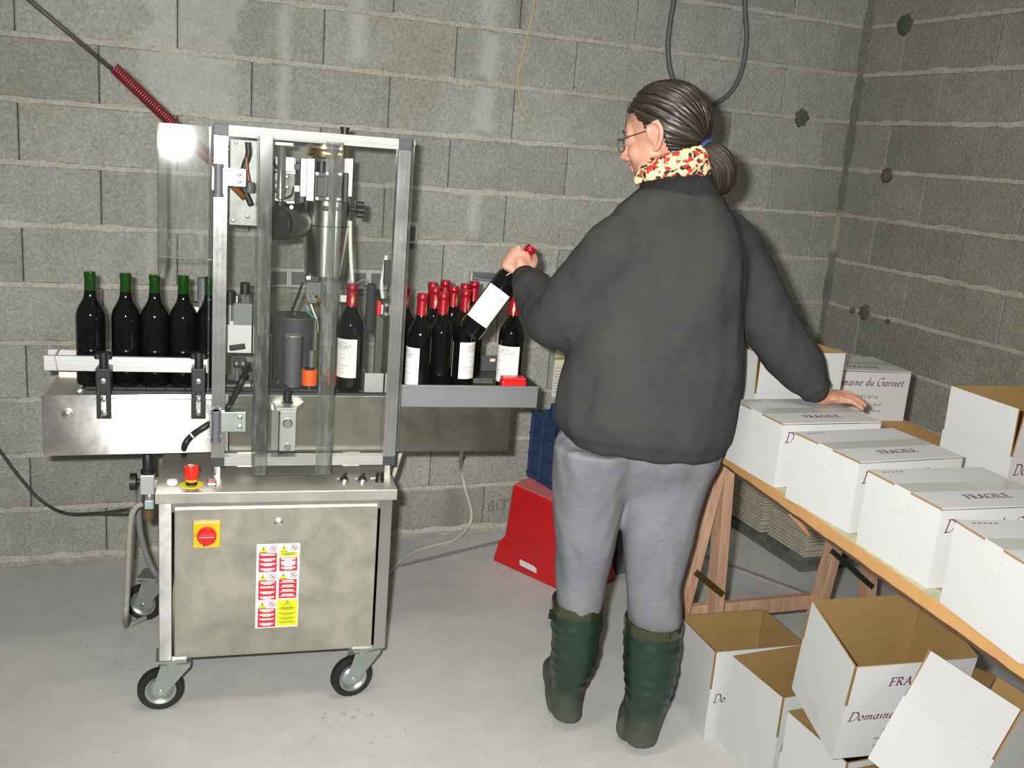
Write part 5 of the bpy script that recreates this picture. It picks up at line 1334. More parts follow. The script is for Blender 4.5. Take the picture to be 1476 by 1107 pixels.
b = B(); c_ = cp(.10, .055, 0); b.cyl(c_+Vector((0, 0, CH_-.02)), c_+Vector((0, 0, CH_+.045)), .032, n=20); b.build('corner_post', M_BLUE, t, True)
# grey tub seen between the legs
t = thing('grey_tub', 'dark grey plastic tub standing behind the person next to the red one', 'tub', (1.93, -.42, 0))
b = B(); b.loft([[(-.10, -.13, 0), (.22, -.10, 0), (.22, .2, 0), (-.10, .2, 0)], [(-.13, -.16, .34), (.26, -.13, .34), (.26, .23, .34), (-.13, .23, .34)]]); b.build('tub_body', mat('tub_grey', rgb(92, 96, 96), .5), t, False, .01)
b = B(); b.loft([[(-.14, -.17, .33), (.27, -.14, .33), (.27, .24, .33), (-.14, .24, .33)], [(-.145, -.175, .355), (.275, -.145, .355), (.275, .245, .355), (-.145, .245, .355)]]); b.build('tub_rim', mat('tub_grey', rgb(92, 96, 96), .5), t, False, .003)
# printed sheet on the wall behind the elbow
a = wpt(794, 572); c_ = wpt(822, 503)
t = thing('paper_sheet', 'pale printed paper sheet on the wall behind the left elbow', 'paper', (a[0], -.004, a[2]))
w, h = c_[0]-a[0], c_[2]-a[2]
b = B(); b.box(0, w, -.002, 0, 0, h); b.build('sheet', mat('old_paper', rgb(206, 202, 186), .7, var=.04), t)
b = B()
for k in range(9):
    for j in range(5):
        x = w*(.08+.17*j); z = h*(.10+.062*k); b.add([(x, -.0024, z), (x+w*.12, -.0024, z), (x+w*.12, -.0024, z+.005), (x, -.0024, z+.005)], [(0, 1, 2, 3)])
b.build('print', mat('grey_print', rgb(150, 140, 128), .7), t)
b = B(); b.box(0, w, -.0024, -.002, h*.78, h*.84); b.build('gold_band', mat('gold_band', rgb(150, 140, 60), .6), t)

# ================================================================ the person
PB = Vector((1.28, -1.53, 0))
PER = thing('person', 'person in dark grey sweatshirt, grey trousers and green boots lifting a bottle', 'person', tuple(PB))
M_SKIN = mat('skin', rgb(214, 158, 130), .5, var=.08, vs=30, bmp=.05, bs=160)
def skin_mat():
    m, nt, p = new_mat('skin_tone')
    pos = tco(nt, 'Object'); f = noi(nt, 22, 4, .6, pos)
    nt.links.new(ramp(nt, f, .3, .75, (.42, .205, .135, 1), (.55, .30, .215, 1)), p.inputs['Base Color'])
    p.inputs['Roughness'].default_value = .5; p.inputs['Subsurface Weight'].default_value = .12; p.inputs['Subsurface Radius'].default_value = (.012, .005, .003); p.inputs['Subsurface Scale'].default_value = .5
    bump(nt, p, noi(nt, 260, 2, .6, pos), .08, .001); return m
M_SKIN = skin_mat()
def knit(name, c0, c1, str_=.35, line=0.0):
    m, nt, p = new_mat(name)
    pos = tco(nt, 'Object'); f = noi(nt, 5, 4, .6, pos); g = noi(nt, 420, 2, .7, pos); s = noi(nt, 30, 3, .6, tco(nt, 'Object', (1, 1, 9)))
    k = mth(nt, 'ADD', mth(nt, 'MULTIPLY', f, .45), mth(nt, 'ADD', mth(nt, 'MULTIPLY', g, .30), mth(nt, 'MULTIPLY', s, .25)))
    nt.links.new(ramp(nt, k, .36, .64, c0, c1), p.inputs['Base Color']); p.inputs['Roughness'].default_value = .95; p.inputs['Specular IOR Level'].default_value = .15
    bump(nt, p, g, str_, .002); return m
M_SWEAT = knit('sweatshirt_cloth', (.029, .029, .0285, 1), (.047, .047, .046, 1))
M_TROU = knit('trouser_cloth', (.115, .12, .132, 1), (.205, .21, .228, 1))

def ringx(c, a, bd, e=2.4, n=36, rot=-.3921, tilt=(0, 0)):
    out = []
    for k in range(n):
        t = 2*PI*k/n; cx, sx = math.cos(t), math.sin(t)
        x = a*math.copysign(abs(cx)**(2/e), cx); y = bd*math.copysign(abs(sx)**(2/e), sx)
        xr, yr = x*math.cos(rot)-y*math.sin(rot), x*math.sin(rot)+y*math.cos(rot)
        out.append((c[0]+xr, c[1]+yr, c[2]+tilt[0]*xr+tilt[1]*yr))
    return out
def taper(b, pts, rs, n=20, k=5):
    """rounded tapering limb through the points"""
    P = [Vector(p) for p in spline(pts, k)]; R_ = [float(v[0]) for v in spline([(r, 0, 0) for r in rs], k)]
    b.tube(P, R_, n)
    for p, r in ((P[0], R_[0]), (P[-1], R_[-1])): b.ell(p, ((r, 0, 0), (0, r, 0), (0, 0, r)), 16, 10)
def fuse(name, b, voxel, mats, parent, smooth_it=6, disp=None, post=None):
    """one continuous skin over overlapping volumes"""
    me = bpy.data.meshes.new(name); me.from_pydata([tuple(Vector(v)) for v in b.v], [], b.f)
    bm = bmesh.new(); bm.from_mesh(me); bmesh.ops.recalc_face_normals(bm, faces=bm.faces); bm.to_mesh(me); bm.free()
    ob = bpy.data.objects.new(name, me); COL.objects.link(ob)
    md = ob.modifiers.new('r', 'REMESH'); md.mode = 'VOXEL'; md.voxel_size = voxel; md.use_smooth_shade = True
    if smooth_it:
        ms = ob.modifiers.new('s', 'SMOOTH'); ms.iterations = smooth_it; ms.factor = .5
    dg = bpy.context.evaluated_depsgraph_get(); m2 = bpy.data.meshes.new_from_object(ob.evaluated_get(dg))
    bpy.data.objects.remove(ob); bpy.data.meshes.remove(me)
    m2.name = name
    if disp:
        n = len(m2.vertices); co = np.empty(n*3); no = np.empty(n*3)
        m2.vertices.foreach_get('co', co); m2.vertices.foreach_get('normal', no)
        co = co.reshape(-1, 3); no = no.reshape(-1, 3)
        co = co+no*disp(co, no)[:, None]; m2.vertices.foreach_set('co', co.ravel()); m2.update()
    if post: post(m2)
    # into the person's own frame
    m2.transform(Matrix.Translation(-PB))
    m2.materials.clear()
    for m in mats: m2.materials.append(m)
    m2.polygons.foreach_set('use_smooth', [True]*len(m2.polygons))
    o = bpy.data.objects.new(name, m2); COL.objects.link(o); o.parent = parent
    return o
def pnoise(co, sc, seed=0.0):
    return np.array([mn.noise(Vector((c[0]*sc[0]+seed, c[1]*sc[1], c[2]*sc[2]))) for c in co])
YT = -1.55
def span(py, l, r, y=YT):
    c = at((l+r)/2, py, Y=y); return c, (r-l)/2*float((c-CP)@FW)/CF
TOR = [(650, 822, 1040, .150), (640, 812, 1047, .160), (622, 803, 1054, .168), (595, 798, 1060, .170), (545, 808, 1066, .165), (490, 828, 1069, .158), (440, 846, 1072, .150), (400, 856, 1076, .142), (362, 862, 1080, .130), (330, 872, 1072, .115), (305, 888, 1058, .100), (284, 906, 1046, .085), (268, 922, 1036, .072)]
SHL, ELL_, WRL = at(893, 362, Y=-1.55), at(806, 462, Y=-1.40), at(757, 404, Y=-1.165)
SHR, ELR, WRR = at(1042, 356, Y=-1.55), at(1122, 488, Y=-1.60), np.array([1.722, -1.672, 1.052])
b = B()
b.loft([ringx(c, a, d) for (py, l, r, d) in TOR for c, a in (span(py, l, r),)])
mid = lambda p, q_, f: p+(q_-p)*f
b.ell(at(1066, 392, Y=-1.555), ((.062, 0, 0), (0, .105, 0), (0, 0, .115)), 24, 16)
taper(b, [SHL+np.array([.05, 0, -.01]), SHL, mid(SHL, ELL_, .5)+np.array([.0, 0, .0]), ELL_, mid(ELL_, WRL, .45)+np.array([0, 0, -.012]), mid(ELL_, WRL, .82), WRL], [.080, .092, .090, .083, .070, .056, .044], 24)
taper(b, [SHR+np.array([-.05, 0, -.01]), SHR, mid(SHR, ELR, .5)+np.array([.004, 0, 0]), ELR, mid(ELR, WRR, .5)+np.array([.01, 0, -.006]), mid(ELR, WRR, .8), WRR], [.080, .094, .092, .080, .070, .060, .044], 24)
hemz = float(span(648, 818, 1045)[0][2])
def sw_disp(co, no):
    f = pnoise(co, (9, 9, 5), 3.1)*.009+pnoise(co, (24, 24, 11), 9.0)*.0042+np.abs(pnoise(co, (13, 13, 6), 5.5))*-.006
    # draped folds running down from the armpits and across the sleeves
    for (c, d, L, amp, w) in FOLDS:
        v = co-np.array(c); d = np.array(d)/np.linalg.norm(d); s = v@d; q_ = v-np.outer(s, d); r = np.linalg.norm(q_, axis=1)
        f = f+amp*np.exp(-(r/w)**2)*np.exp(-(s/L)**2)
    f = f+np.where(co[:, 2] < hemz+.055, -.006*np.clip((hemz+.055-co[:, 2])/.02, 0, 1), 0)   # gathered hem band
    return f
FOLDS = []
def fold(px0, py0, px1, py1, amp, w, y=-1.62):
    a, c = at(px0, py0, Y=y), at(px1, py1, Y=y); FOLDS.append(((a+c)/2, c-a, np.linalg.norm(c-a)*.55, amp, w))
fold(868, 400, 850, 560, -.011, .013); fold(880, 430, 905, 520, .006, .02); fold(1070, 400, 1066, 560, -.009, .016, -1.60); fold(1052, 470, 1040, 600, .006, .02)
fold(852, 350, 878, 450, -.009, .010, -1.64); fold(800, 500, 845, 470, .007, .012, -1.5); fold(790, 410, 800, 470, -.007, .009, -1.40); fold(1098, 400, 1060, 440, -.007, .012, -1.57); fold(780, 440, 850, 500, -.008, .012, -1.42); fold(800, 420, 860, 450, -.006, .010, -1.45); fold(1110, 540, 1165, 520, -.008, .012, -1.55); fold(1090, 520, 1150, 490, -.006, .010, -1.55); fold(1140, 580, 1180, 540, -.007, .008, -1.68)
fold(820, 560, 960, 640, -.006, .02, -1.66); fold(845, 520, 930, 600, -.006, .010, -1.70); fold(1055, 520, 1000, 610, -.006, .010, -1.70); fold(960, 400, 940, 560, .004, .03, -1.70); fold(870, 310, 905, 350, -.005, .008, -1.66); fold(1085, 330, 1050, 370, -.005, .008, -1.64); fold(905, 272, 1045, 280, -.003, .006, -1.64); fold(830, 620, 1000, 628, .006, .02, -1.66); fold(905, 330, 1050, 330, .003, .03, -1.6)
SWT = fuse('sweatshirt', b, .009, [M_SWEAT], PER, 26, sw_disp)
# cuffs and black inner collar
b = B()
fd = (WRL-mid(ELL_, WRL, .8)); fd = fd/np.linalg.norm(fd)
b.tube([WRL-fd*.04-np.array(PB), WRL-fd*.01-np.array(PB), WRL+fd*.012-np.array(PB)], [.045, .043, .041], 20); b.build('cuff', M_SWEAT, PER, 'all')
b = B(); fd = (WRR-mid(ELR, WRR, .7)); fd = fd/np.linalg.norm(fd)
b.tube([WRR-fd*.03-np.array(PB), WRR+fd*.0-np.array(PB), WRR+fd*.014-np.array(PB)], [.046, .043, .040], 20); b.build('cuff', M_SWEAT, PER, 'all')
b = B(); c0, a0 = span(274, 920, 1042); c1, a1 = span(252, 934, 1030); c2, a2 = span(246, 938, 1026)
c0, c1, c2 = [c-np.array(PB) for c in (c0, c1, c2)]
b.loft([ringx(c0, a0, .082, 2.2), ringx(c1, a1, .076, 2.1), ringx(c2, a2*.97, .070, 2.1)], cap=False); b.build('collar', mat('black_collar', rgb(22, 22, 23), .9), PER, 'all')

# trousers
LG = [(640, 797, 918, -1.53, .13), (690, 797, 905, -1.49, .125), (740, 798, 893, -1.48, .105), (790, 799, 884, -1.47, .095), (840, 800, 874, -1.46, .085), (872, 801, 869, -1.455, .08), (905, 803, 862, -1.45, .07)]
RG = [(640, 915, 1040, -1.54, .13), (690, 893, 1022, -1.52, .125), (740, 897, 1008, -1.54, .105), (790, 898, 993, -1.56, .095), (835, 901, 981, -1.57, .085), (885, 904, 984, -1.58, .08), (920, 908, 978, -1.58, .07)]
b = B()
hp = [(660, 803, 1034, .118), (635, 806, 1040, .13), (590, 820, 1045, .13), (560, 830, 1048, .12)]
b.loft([ringx(c, a, d, 2.6) for (py, l, r, d) in reversed([(716, 840, 990, .040), (690, 815, 1012, .085)]+hp) for c, a in (span(py, l, r, -1.525),)])
for G in (LG, RG): b.loft([ringx(c, a, d, 2.2) for (py, l, r, y, d) in G for c, a in (span(py, l, r, y),)])
TF_ = []
def tr_disp(co, no):
    f = pnoise(co, (10, 10, 4.5), 7.7)*.007+pnoise(co, (26, 26, 10), 1.0)*.003+np.abs(pnoise(co, (16, 16, 6), 2.5))*-.006
    for (c, d, L, amp, w) in TF_:
        v = co-np.array(c); d = np.array(d)/np.linalg.norm(d); s = v@d; q_ = v-np.outer(s, d); r = np.linalg.norm(q_, axis=1)
        f = f+amp*np.exp(-(r/w)**2)*np.exp(-(s/L)**2)
    return f
def tfold(px0, py0, px1, py1, amp, w, y=-1.6):
    a, c = at(px0, py0, Y=y), at(px1, py1, Y=y); TF_.append(((a+c)/2, c-a, np.linalg.norm(c-a)*.6, amp, w))
tfold(865, 660, 880, 740, -.006, .009); tfold(905, 650, 897, 735, -.006, .006, -1.65); tfold(830, 660, 822, 800, .004, .014); tfold(815, 780, 860, 860, -.005, .010, -1.54); tfold(955, 780, 915, 870, -.005, .010, -1.64); tfold(1030, 660, 985, 790, -.006, .012); tfold(975, 800, 965, 880, .004, .008, -1.66); tfold(925, 655, 1020, 668, -.004, .010)
fuse('trousers', b, .009, [M_TROU], PER, 18, tr_disp)

# boots
def boot(rings, heel, toe, seed, buckle):
    b = B(); R_ = []
    for (py, l, r, y, d) in rings:
        c, a = span(py, l, r, y); R_.append(ringx(c, a, d, 2.1, 32))
    b.loft(R_)
    heel, toe = Vector(heel), Vector(toe); f = (toe-heel); L = f.length; f.normalize(); s = Vector((-f.y, f.x, 0)); up = Vector((0, 0, 1))
    P = [(-.034, .050, .006, .090), (.02, .054, .006, .115), (.08, .053, .006, .115), (.14, .058, .006, .094), (.20, .056, .006, .074), (.245, .042, .006, .058), (.268, .022, .010, .040)]
    secs = []
    for (d, w, z0, z1) in P:
        c = heel+f*d; sec = []
        for k in range(20):
            t = 2*PI*k/20; sec.append(tuple(c+s*(w*math.copysign(abs(math.cos(t))**.8, math.cos(t)))+up*((z0+z1)/2+(z1-z0)/2*math.copysign(abs(math.sin(t))**.8, math.sin(t)))))
        secs.append(sec)
    b.loft(secs)
    b.ell(heel+f*-.012+up*.05, (f*.038, s*.050, up*.046))
    b.ell(heel+f*.05+up*.10, (f*.075, s*.047, up*.075))
    top = float(span(*rings[0][:3], rings[0][3])[0][2])
    zr = [float(span(py, l, r, y)[0][2]) for (py, l, r, y, d) in rings]
    H = top
    def disp(co, no):
        f_ = pnoise(co, (14, 14, 9), seed)*.0035
        z = co[:, 2]
        for (zc, amp, w) in ((H-.058, .004, .010), (H-.082, .004, .006), (.245, .003, .006), (.215, .003, .006), (.185, .003, .006), (.155, .0025, .006)):
            f_ = f_+amp*np.exp(-((z-zc-.006*np.sin(co[:, 0]*30))/w)**2)
        return f_
    return fuse('boot', b, .0065, [boot_mat], PER, 4, disp), top
def bootmat():
    m, nt, p = new_mat('green_rubber')
    g = nt.nodes.new('ShaderNodeNewGeometry'); sep = nt.nodes.new('ShaderNodeSeparateXYZ'); nt.links.new(g.outputs['Position'], sep.inputs[0])
    n = noi(nt, 14, 5, .65, g.outputs['Position'])
    fz = mth(nt, 'SUBTRACT', 1.0, mth(nt, 'MINIMUM', mth(nt, 'MAXIMUM', mth(nt, 'MULTIPLY', mth(nt, 'ADD', mth(nt, 'SUBTRACT', sep.outputs['Z'], .085), mth(nt, 'MULTIPLY', n, .10)), 9.0), 0.0), 1.0))
    f = mth(nt, 'MINIMUM', mth(nt, 'ADD', mth(nt, 'MULTIPLY', fz, .85), mth(nt, 'MULTIPLY', ramp(nt, noi(nt, 26, 4, .7, g.outputs['Position']), .55, .75), .18)), 1.0)
    nt.links.new(mixc(nt, f, (.009, .026, .016, 1), (.075, .078, .062, 1)), p.inputs['Base Color'])
    nt.links.new(mth(nt, 'MULTIPLY_ADD', f, .35, .36), p.inputs['Roughness']); return m
boot_mat = bootmat()
BLg = [(866, 796, 869, -1.455, .080), (890, 795, 868, -1.455, .082), (930, 794, 864, -1.455, .080), (955, 794, 856, -1.455, .073), (985, 796, 842, -1.45, .064), (1010, 795, 838, -1.45, .056), (1030, 794, 838, -1.45, .050)]
BRg = [(894, 901, 983, -1.585, .082), (915, 900, 982, -1.585, .084), (958, 899, 978, -1.59, .082), (985, 901, 971, -1.60, .075), (1020, 903, 958, -1.605, .065), (1045, 900, 950, -1.61, .058), (1065, 899, 946, -1.61, .052)]
hL, hR = at(816, 1036, Z=0), at(922, 1077, Z=0)
hL = hL+np.array([.0, .03, 0]); hR = hR+np.array([.0, .035, 0])
bt, topL = boot(BLg, hL, hL+np.array([.095, .245, 0]), 1.5, -1)
bt2, topR = boot(BRg, hR, hR+np.array([.165, .205, 0]), 4.5, 1)
M_RIM = mat('olive_rim', rgb(46, 48, 20), .18, coat=.4)
for G, o_, sx in ((BLg, bt, -1), (BRg, bt2, 1)):
    b = B(); R_ = []
    for dz, s in ((.004, 1.02), (-.016, 1.03), (-.024, 1.01)):
        c, a = span(*G[0][:3], G[0][3]); R_.append([Vector(p)-PB for p in ringx((c[0], c[1], c[2]+dz), a*s, G[0][4]*s, 2.1, 32)])
    b.loft(R_, cap=False)
    b.loft([R_[0], [Vector(p)-PB for p in ringx((c[0], c[1], c[2]+.003), a*.93, G[0][4]*.93, 2.1, 32)]], cap=False)
    b.build('boot_rim', M_RIM, PER, 'all').parent = o_
    b = B(); e = Vector((c[0]+sx*(a+.006), c[1], c[2]-.03))-PB; b.beam(e+Vector((0, 0, .012)), e+Vector((sx*.003, 0, -.016)), .008, .012); b.build('boot_buckle', M_BLACK, bt if sx < 0 else bt2, False, .002)
# sole band
M_SOLE = mat('grey_sole', rgb(84, 86, 78), .8, var=.25, vs=30)

# ---------------------------------------------------------------- body with head and hands
HC = Vector(at(957, 197, Y=-1.52)); hyaw = math.radians(127); hp_ = math.radians(-14)
hf = Vector((math.cos(hyaw)*math.cos(hp_), math.sin(hyaw)*math.cos(hp_), math.sin(hp_))); hs_ = Vector((0, 0, 1)).cross(hf).normalized(); hu = hf.cross(hs_)
HS = 1.01
def hd(f, s, u): return HC+(hf*f+hs_*s+hu*u)*HS
def hax(a, c, d): return (hf*a*HS, hs_*c*HS, hu*d*HS)
b = B()
b.ell(hd(-.012, 0, .030), hax(.098, .075, .088), 28, 18)
b.ell(hd(.030, 0, -.030), hax(.062, .060, .085), 24, 16)
b.ell(hd(.066, 0, .020), hax(.026, .054, .046), 20, 12)          # brow and forehead
b.ell(hd(.056, 0, -.092), hax(.030, .032, .024), 16, 10)         # chin
b.ell(hd(.055, .033, -.030), hax(.030, .026, .030), 16, 10); b.ell(hd(.055, -.033, -.030), hax(.030, .026, .030), 16, 10)
b.ell(hd(.022, .048, -.070), hax(.040, .018, .024), 16, 10); b.ell(hd(.022, -.048, -.070), hax(.040, .018, .024), 16, 10)
b.tube([hd(.086, 0, .010), hd(.098, 0, -.010), hd(.112, 0, -.032), hd(.098, 0, -.040)], [.009, .0115, .0135, .010], 14)
for s in (-1, 1): b.ell(hd(.098, s*.010, -.036), hax(.010, .009, .008), 12, 8)
b.ell(hd(.088, 0, -.058), hax(.011, .022, .0065), 14, 8); b.ell(hd(.086, 0, -.068), hax(.011, .020, .0065), 14, 8)   # lips
for s in (-1, 1):
    b.ell(hd(.076, s*.032, .002), hax(.014, .015, .0115), 14, 10)                                                    # eyelids
    b.tube([hd(.085, s*.014, .020), hd(.084, s*.032, .025), hd(.070, s*.050, .019)], [.006, .007, .005], 10)
    # ear: rim, lobe and hollow
    e = lambda f, u, q_=0: hd(-.006+f, s*(.076+q_), -.006+u)
    b.tube(spline([e(.010, -.002), e(.012, .020, .004), e(.000, .033, .008), e(-.018, .030, .012), e(-.026, .010, .013), e(-.020, -.012, .010), e(-.006, -.030, .006), e(.006, -.026, .003)], 4), .0062, 10)
    b.ell(e(-.006, .002, .002), hax(.017, .006, .028), 14, 10)
NB = Vector(span(274, 926, 1036)[0])
taper(b, [hd(-.030, 0, -.03), hd(-.030, 0, -.09), NB+Vector((0, 0, .0)), NB+Vector((0, .0, -.06))], [.056, .054, .058, .075], 22)
core = [ringx(c, a*.82, d*.82) for (py, l, r, d) in TOR[4:-2] for c, a in (span(py, l, r),)]
b.loft(core)
for S_, E_, W_ in ((SHL, ELL_, WRL), (SHR, ELR, WRR)):
    taper(b, [mid(SHL, SHR, .5), mid(mid(SHL, SHR, .5), S_, .85), mid(S_, E_, .5), E_, mid(E_, W_, .5), W_], [.05, .055, .048, .042, .038, .029], 18)
for G, BG_ in ((LG, BLg), (RG, BRg)):
    cs = [span(py, l, r, y) for (py, l, r, y, d) in G]
    taper(b, [Vector(span(545, 880, 990)[0]), cs[0][0], cs[2][0], cs[4][0], cs[6][0], span(*BG_[2][:3], BG_[2][3])[0], span(*BG_[3][:3], BG_[3][3])[0]], [.06, .066, .066, .055, .045, .036, .032], 16)
# left hand closed round the bottle neck
G = Ko+ax*.252
vv = (Vector(CP)-G); vv = (vv-ax*vv.dot(ax)).normalized(); ll = vv.cross(ax)
if ll.dot(Vector(RT)) > 0: ll = -ll
Wv = Vector(WRL)
kn = [G+ll*.030+vv*.023+ax*w for w in (.032, .011, -.010, -.030)]
palm0 = G-ll*.026+vv*.026-ax*.018
taper(b, [Wv, mid(Wv, palm0, .6), palm0, G+vv*.027+ax*.002], [.028, .027, .026, .022], 16)
for k, K_ in enumerate(kn):
    taper(b, [palm0.lerp(G+vv*.026, .3)+ax*(.010-.007*k), K_], [.015, .0115], 12, 3)
    r = (.0098, .0102, .0098, .0086)[k]; up_ = ax*(.004-.004*k)
    taper(b, [K_, K_.lerp(G+ll*.033-vv*.006, .55)+ll*.006+up_, G+ll*.028-vv*.020+ax*((.032, .011, -.010, -.030)[k]), G+ll*.004-vv*.0275+ax*((.033, .012, -.008, -.027)[k]), G-ll*.014-vv*.023+ax*((.034, .013, -.006, -.024)[k])], [r*1.1, r*1.08, r, r*.93, r*.8], 12, 4)
b.ell(G+vv*.026+ll*.002, (ll*.033, ax*.040, vv*.013), 20, 12)
taper(b, [palm0+ax*.006, G-ll*.030+vv*.012+ax*.020, G-ll*.026-vv*.010+ax*.036, G-ll*.010-vv*.024+ax*.046], [.016, .0145, .0122, .0098], 12, 4)
# right hand resting flat on the carton
ZR = .8396+.1607+.0075
W2 = Vector(WRR); kz = ZR+.018
kn2 = [Vector((1.800, -1.640, kz+.006)), Vector((1.806, -1.660, kz+.008)), Vector((1.804, -1.680, kz+.005)), Vector((1.797, -1.698, kz))]
heel2 = Vector((1.752, -1.672, ZR+.022))
taper(b, [W2, heel2, Vector((1.775, -1.668, kz+.004))], [.027, .025, .020], 16)
for k, K_ in enumerate(kn2):
    taper(b, [heel2.lerp(K_, .15), K_], [.018, .0115], 12, 3)
    L = (.070, .078, .072, .056)[k]; r = (.0092, .0095, .0090, .0080)[k]; dv = Vector((.93, (-.05, -.18, -.30, -.42)[k], 0)).normalized()
    taper(b, [K_, K_+dv*L*.42+Vector((0, 0, -.002)), K_+dv*L*.74+Vector((0, 0, -.010)), K_+dv*L+Vector((0, 0, -.020))], [r*1.12, r*1.05, r*.95, r*.8], 12, 4)
b.ell(Vector((1.780, -1.670, kz+.003)), ((.036, 0, 0), (0, .036, 0), (0, 0, .014)), 20, 12)
taper(b, [heel2+Vector((0, .012, -.002)), Vector((1.778, -1.632, ZR+.016)), Vector((1.806, -1.617, ZR+.012)), Vector((1.828, -1.612, ZR+.009))], [.016, .0135, .0115, .009], 12, 4)
BODY = fuse('body', b, .0038, [M_SKIN], PER, 3)
# eyes
for s in (-1, 1):
    o_ = hd(.079, s*.032, .001)-PB
    b = B(); b.ell(o_, hax(.0115, .0115, .0105), 16, 10); ey = b.build('eye', mat('eye_white', rgb(220, 214, 206), .2), PER, 'all')
    b = B(); b.ell(o_+hf*.0075-hu*.002, hax(.0052, .006, .006), 12, 8); b.build('iris', mat('iris', rgb(62, 52, 44), .15), ey, 'all')
    b = B(); b.tube([hd(.093, s*.014, .022)-PB, hd(.092, s*.030, .028)-PB, hd(.076, s*.050, .022)-PB], [.0028, .0034, .002], 8); b.build('eyebrow', mat('eyebrow', rgb(70, 58, 46), .8), PER, 'all')

# hair combed back into a tail
def hairmat():
    m, nt, p = new_mat('hair_strands')
    uv = tco(nt, 'UV'); 
    n1 = noi(nt, 1, 3, .7, tco(nt, 'UV', (150, 2.2, 1))); n2 = noi(nt, 1, 2, .6, tco(nt, 'UV', (34, 1.2, 1)))
    k = mth(nt, 'ADD', mth(nt, 'MULTIPLY', n1, .6), mth(nt, 'MULTIPLY', n2, .4))
    r_ = nt.nodes.new('ShaderNodeValToRGB'); e = r_.color_ramp.elements
    e[0].position = .36; e[0].color = (.008, .006, .004, 1); e[1].position = .68; e[1].color = (.10, .085, .062, 1)
    x = r_.color_ramp.elements.new(.52); x.color = (.025, .018, .013, 1)
    nt.links.new(k, r_.inputs[0]); nt.links.new(r_.outputs[0], p.inputs['Base Color'])
    p.inputs['Roughness'].default_value = .34; p.inputs['Specular IOR Level'].default_value = .5
    bump(nt, p, n1, .8, .003); return m
M_HAIR = hairmat()
def hair_shell():
    """shell over the skull; meridians run from the hair tie forwards to the hairline"""
    c = hd(-.012, 0, .030); tie = hd(-.105, 0, -.030); pole = (tie-c).normalized()
    e1 = (hu-pole*hu.dot(pole)).normalized(); e2 = pole.cross(e1)
    NA, NR = 220, 46; vs = []; uvs = []; keep = {}
    rnd = random.Random(11); ph = [rnd.random() for _ in range(40)]
    for j in range(NR+1):
        th = .02+2.55*j/NR
        for i in range(NA+1):
            a = 2*PI*i/NA
            d = pole*math.cos(th)+(e1*math.cos(a)+e2*math.sin(a))*math.sin(th)
            lf, ls, lu = d.dot(hf), d.dot(hs_), d.dot(hu)
            r = 1/math.sqrt((lf/.107)**2+(ls/.084)**2+(lu/.096)**2)
            ridge = .0018*math.sin(i*.57+2*math.sin(i*.13))+.0012*math.sin(i*1.31+1)+.0009*mn.noise(Vector((i*.35, j*.12, 0)))
            P = c+(d*r*HS)+d*ridge
            # pull the nape flat below the tie
            vs.append(P-PB); uvs.append((i/NA, j/NR))
            q_ = P-HC; f, s, u = q_.dot(hf)/HS, abs(q_.dot(hs_))/HS, q_.dot(hu)/HS
            jag = .005*mn.noise(Vector((i*.22, 5.0, 0)))
            if f > .035: ok = u > .058+(f-.035)*.35+jag
            elif f > .004: ok = u > (.058 if s < .05 else .010+(f-.004)*1.5)+jag
            elif f > -.030: ok = u > .026+jag
            else: ok = u > -.060+(f+.03)*.1+jag
            keep[j*(NA+1)+i] = ok
    fs = []
    for j in range(NR):
        for i in range(NA):
            q_ = (j*(NA+1)+i, j*(NA+1)+i+1, (j+1)*(NA+1)+i+1, (j+1)*(NA+1)+i)
            if sum(keep[k] for k in q_) >= 3: fs.append(q_)
    me = bpy.data.meshes.new('hair'); me.from_pydata([tuple(v) for v in vs], [], fs); l = me.uv_layers.new()
    for p in me.polygons:
        for li in p.loop_indices: l.data[li].uv = uvs[me.loops[li].vertex_index]
        p.use_smooth = True
    o = put('hair', me, [M_HAIR], PER)
    sd = o.modifiers.new('t', 'SOLIDIFY'); sd.thickness = .006; sd.offset = -1
    return o
hair_shell()
def tail(name, pts, rs, nseg=44, k=8):
    P = [Vector(p)-PB for p in spline(pts, k)]; R_ = [float(v[0]) for v in spline([(r, 0, 0) for r in rs], k)]
    vs = []; uvs = []; prev = None
    for j, p in enumerate(P):
        d = (P[min(j+1, len(P)-1)]-P[max(j-1, 0)]).normalized(); s = d.orthogonal().normalized() if prev is None else (prev-d*prev.dot(d)).normalized(); prev = s; u = d.cross(s)
        for i in range(nseg+1):
            a = 2*PI*i/nseg; r = R_[j]*(1+.05*math.sin(i*2.0+j*.05)+.03*math.sin(i*3.7)); vs.append(p+s*r*math.cos(a)+u*r*math.sin(a)); uvs.append((i/nseg, j/len(P)))
    fs = [(j*(nseg+1)+i, j*(nseg+1)+i+1, (j+1)*(nseg+1)+i+1, (j+1)*(nseg+1)+i) for j in range(len(P)-1) for i in range(nseg)]
    fs.append(tuple((len(P)-1)*(nseg+1)+i for i in range(nseg)))
    me = bpy.data.meshes.new(name); me.from_pydata([tuple(v) for v in vs], [], fs); l = me.uv_layers.new()
    for p in me.polygons:
        for li in p.loop_indices: l.data[li].uv = uvs[me.loops[li].vertex_index]
        p.use_smooth = True
    return put(name, me, [M_HAIR], PER)
yb = HC.y-.035
TIE = Vector(at(1009, 214, Y=yb-.03))
tail('ponytail', [TIE, at(1024, 219, Y=yb-.06), at(1038, 232, Y=yb-.075), at(1043, 250, Y=yb-.075), at(1040, 266, Y=yb-.06), at(1030, 272, Y=yb-.04)], [.011, .024, .030, .031, .026, .012])
b = B(); dT = (Vector(at(1024, 219, Y=yb-.06))-TIE).normalized()
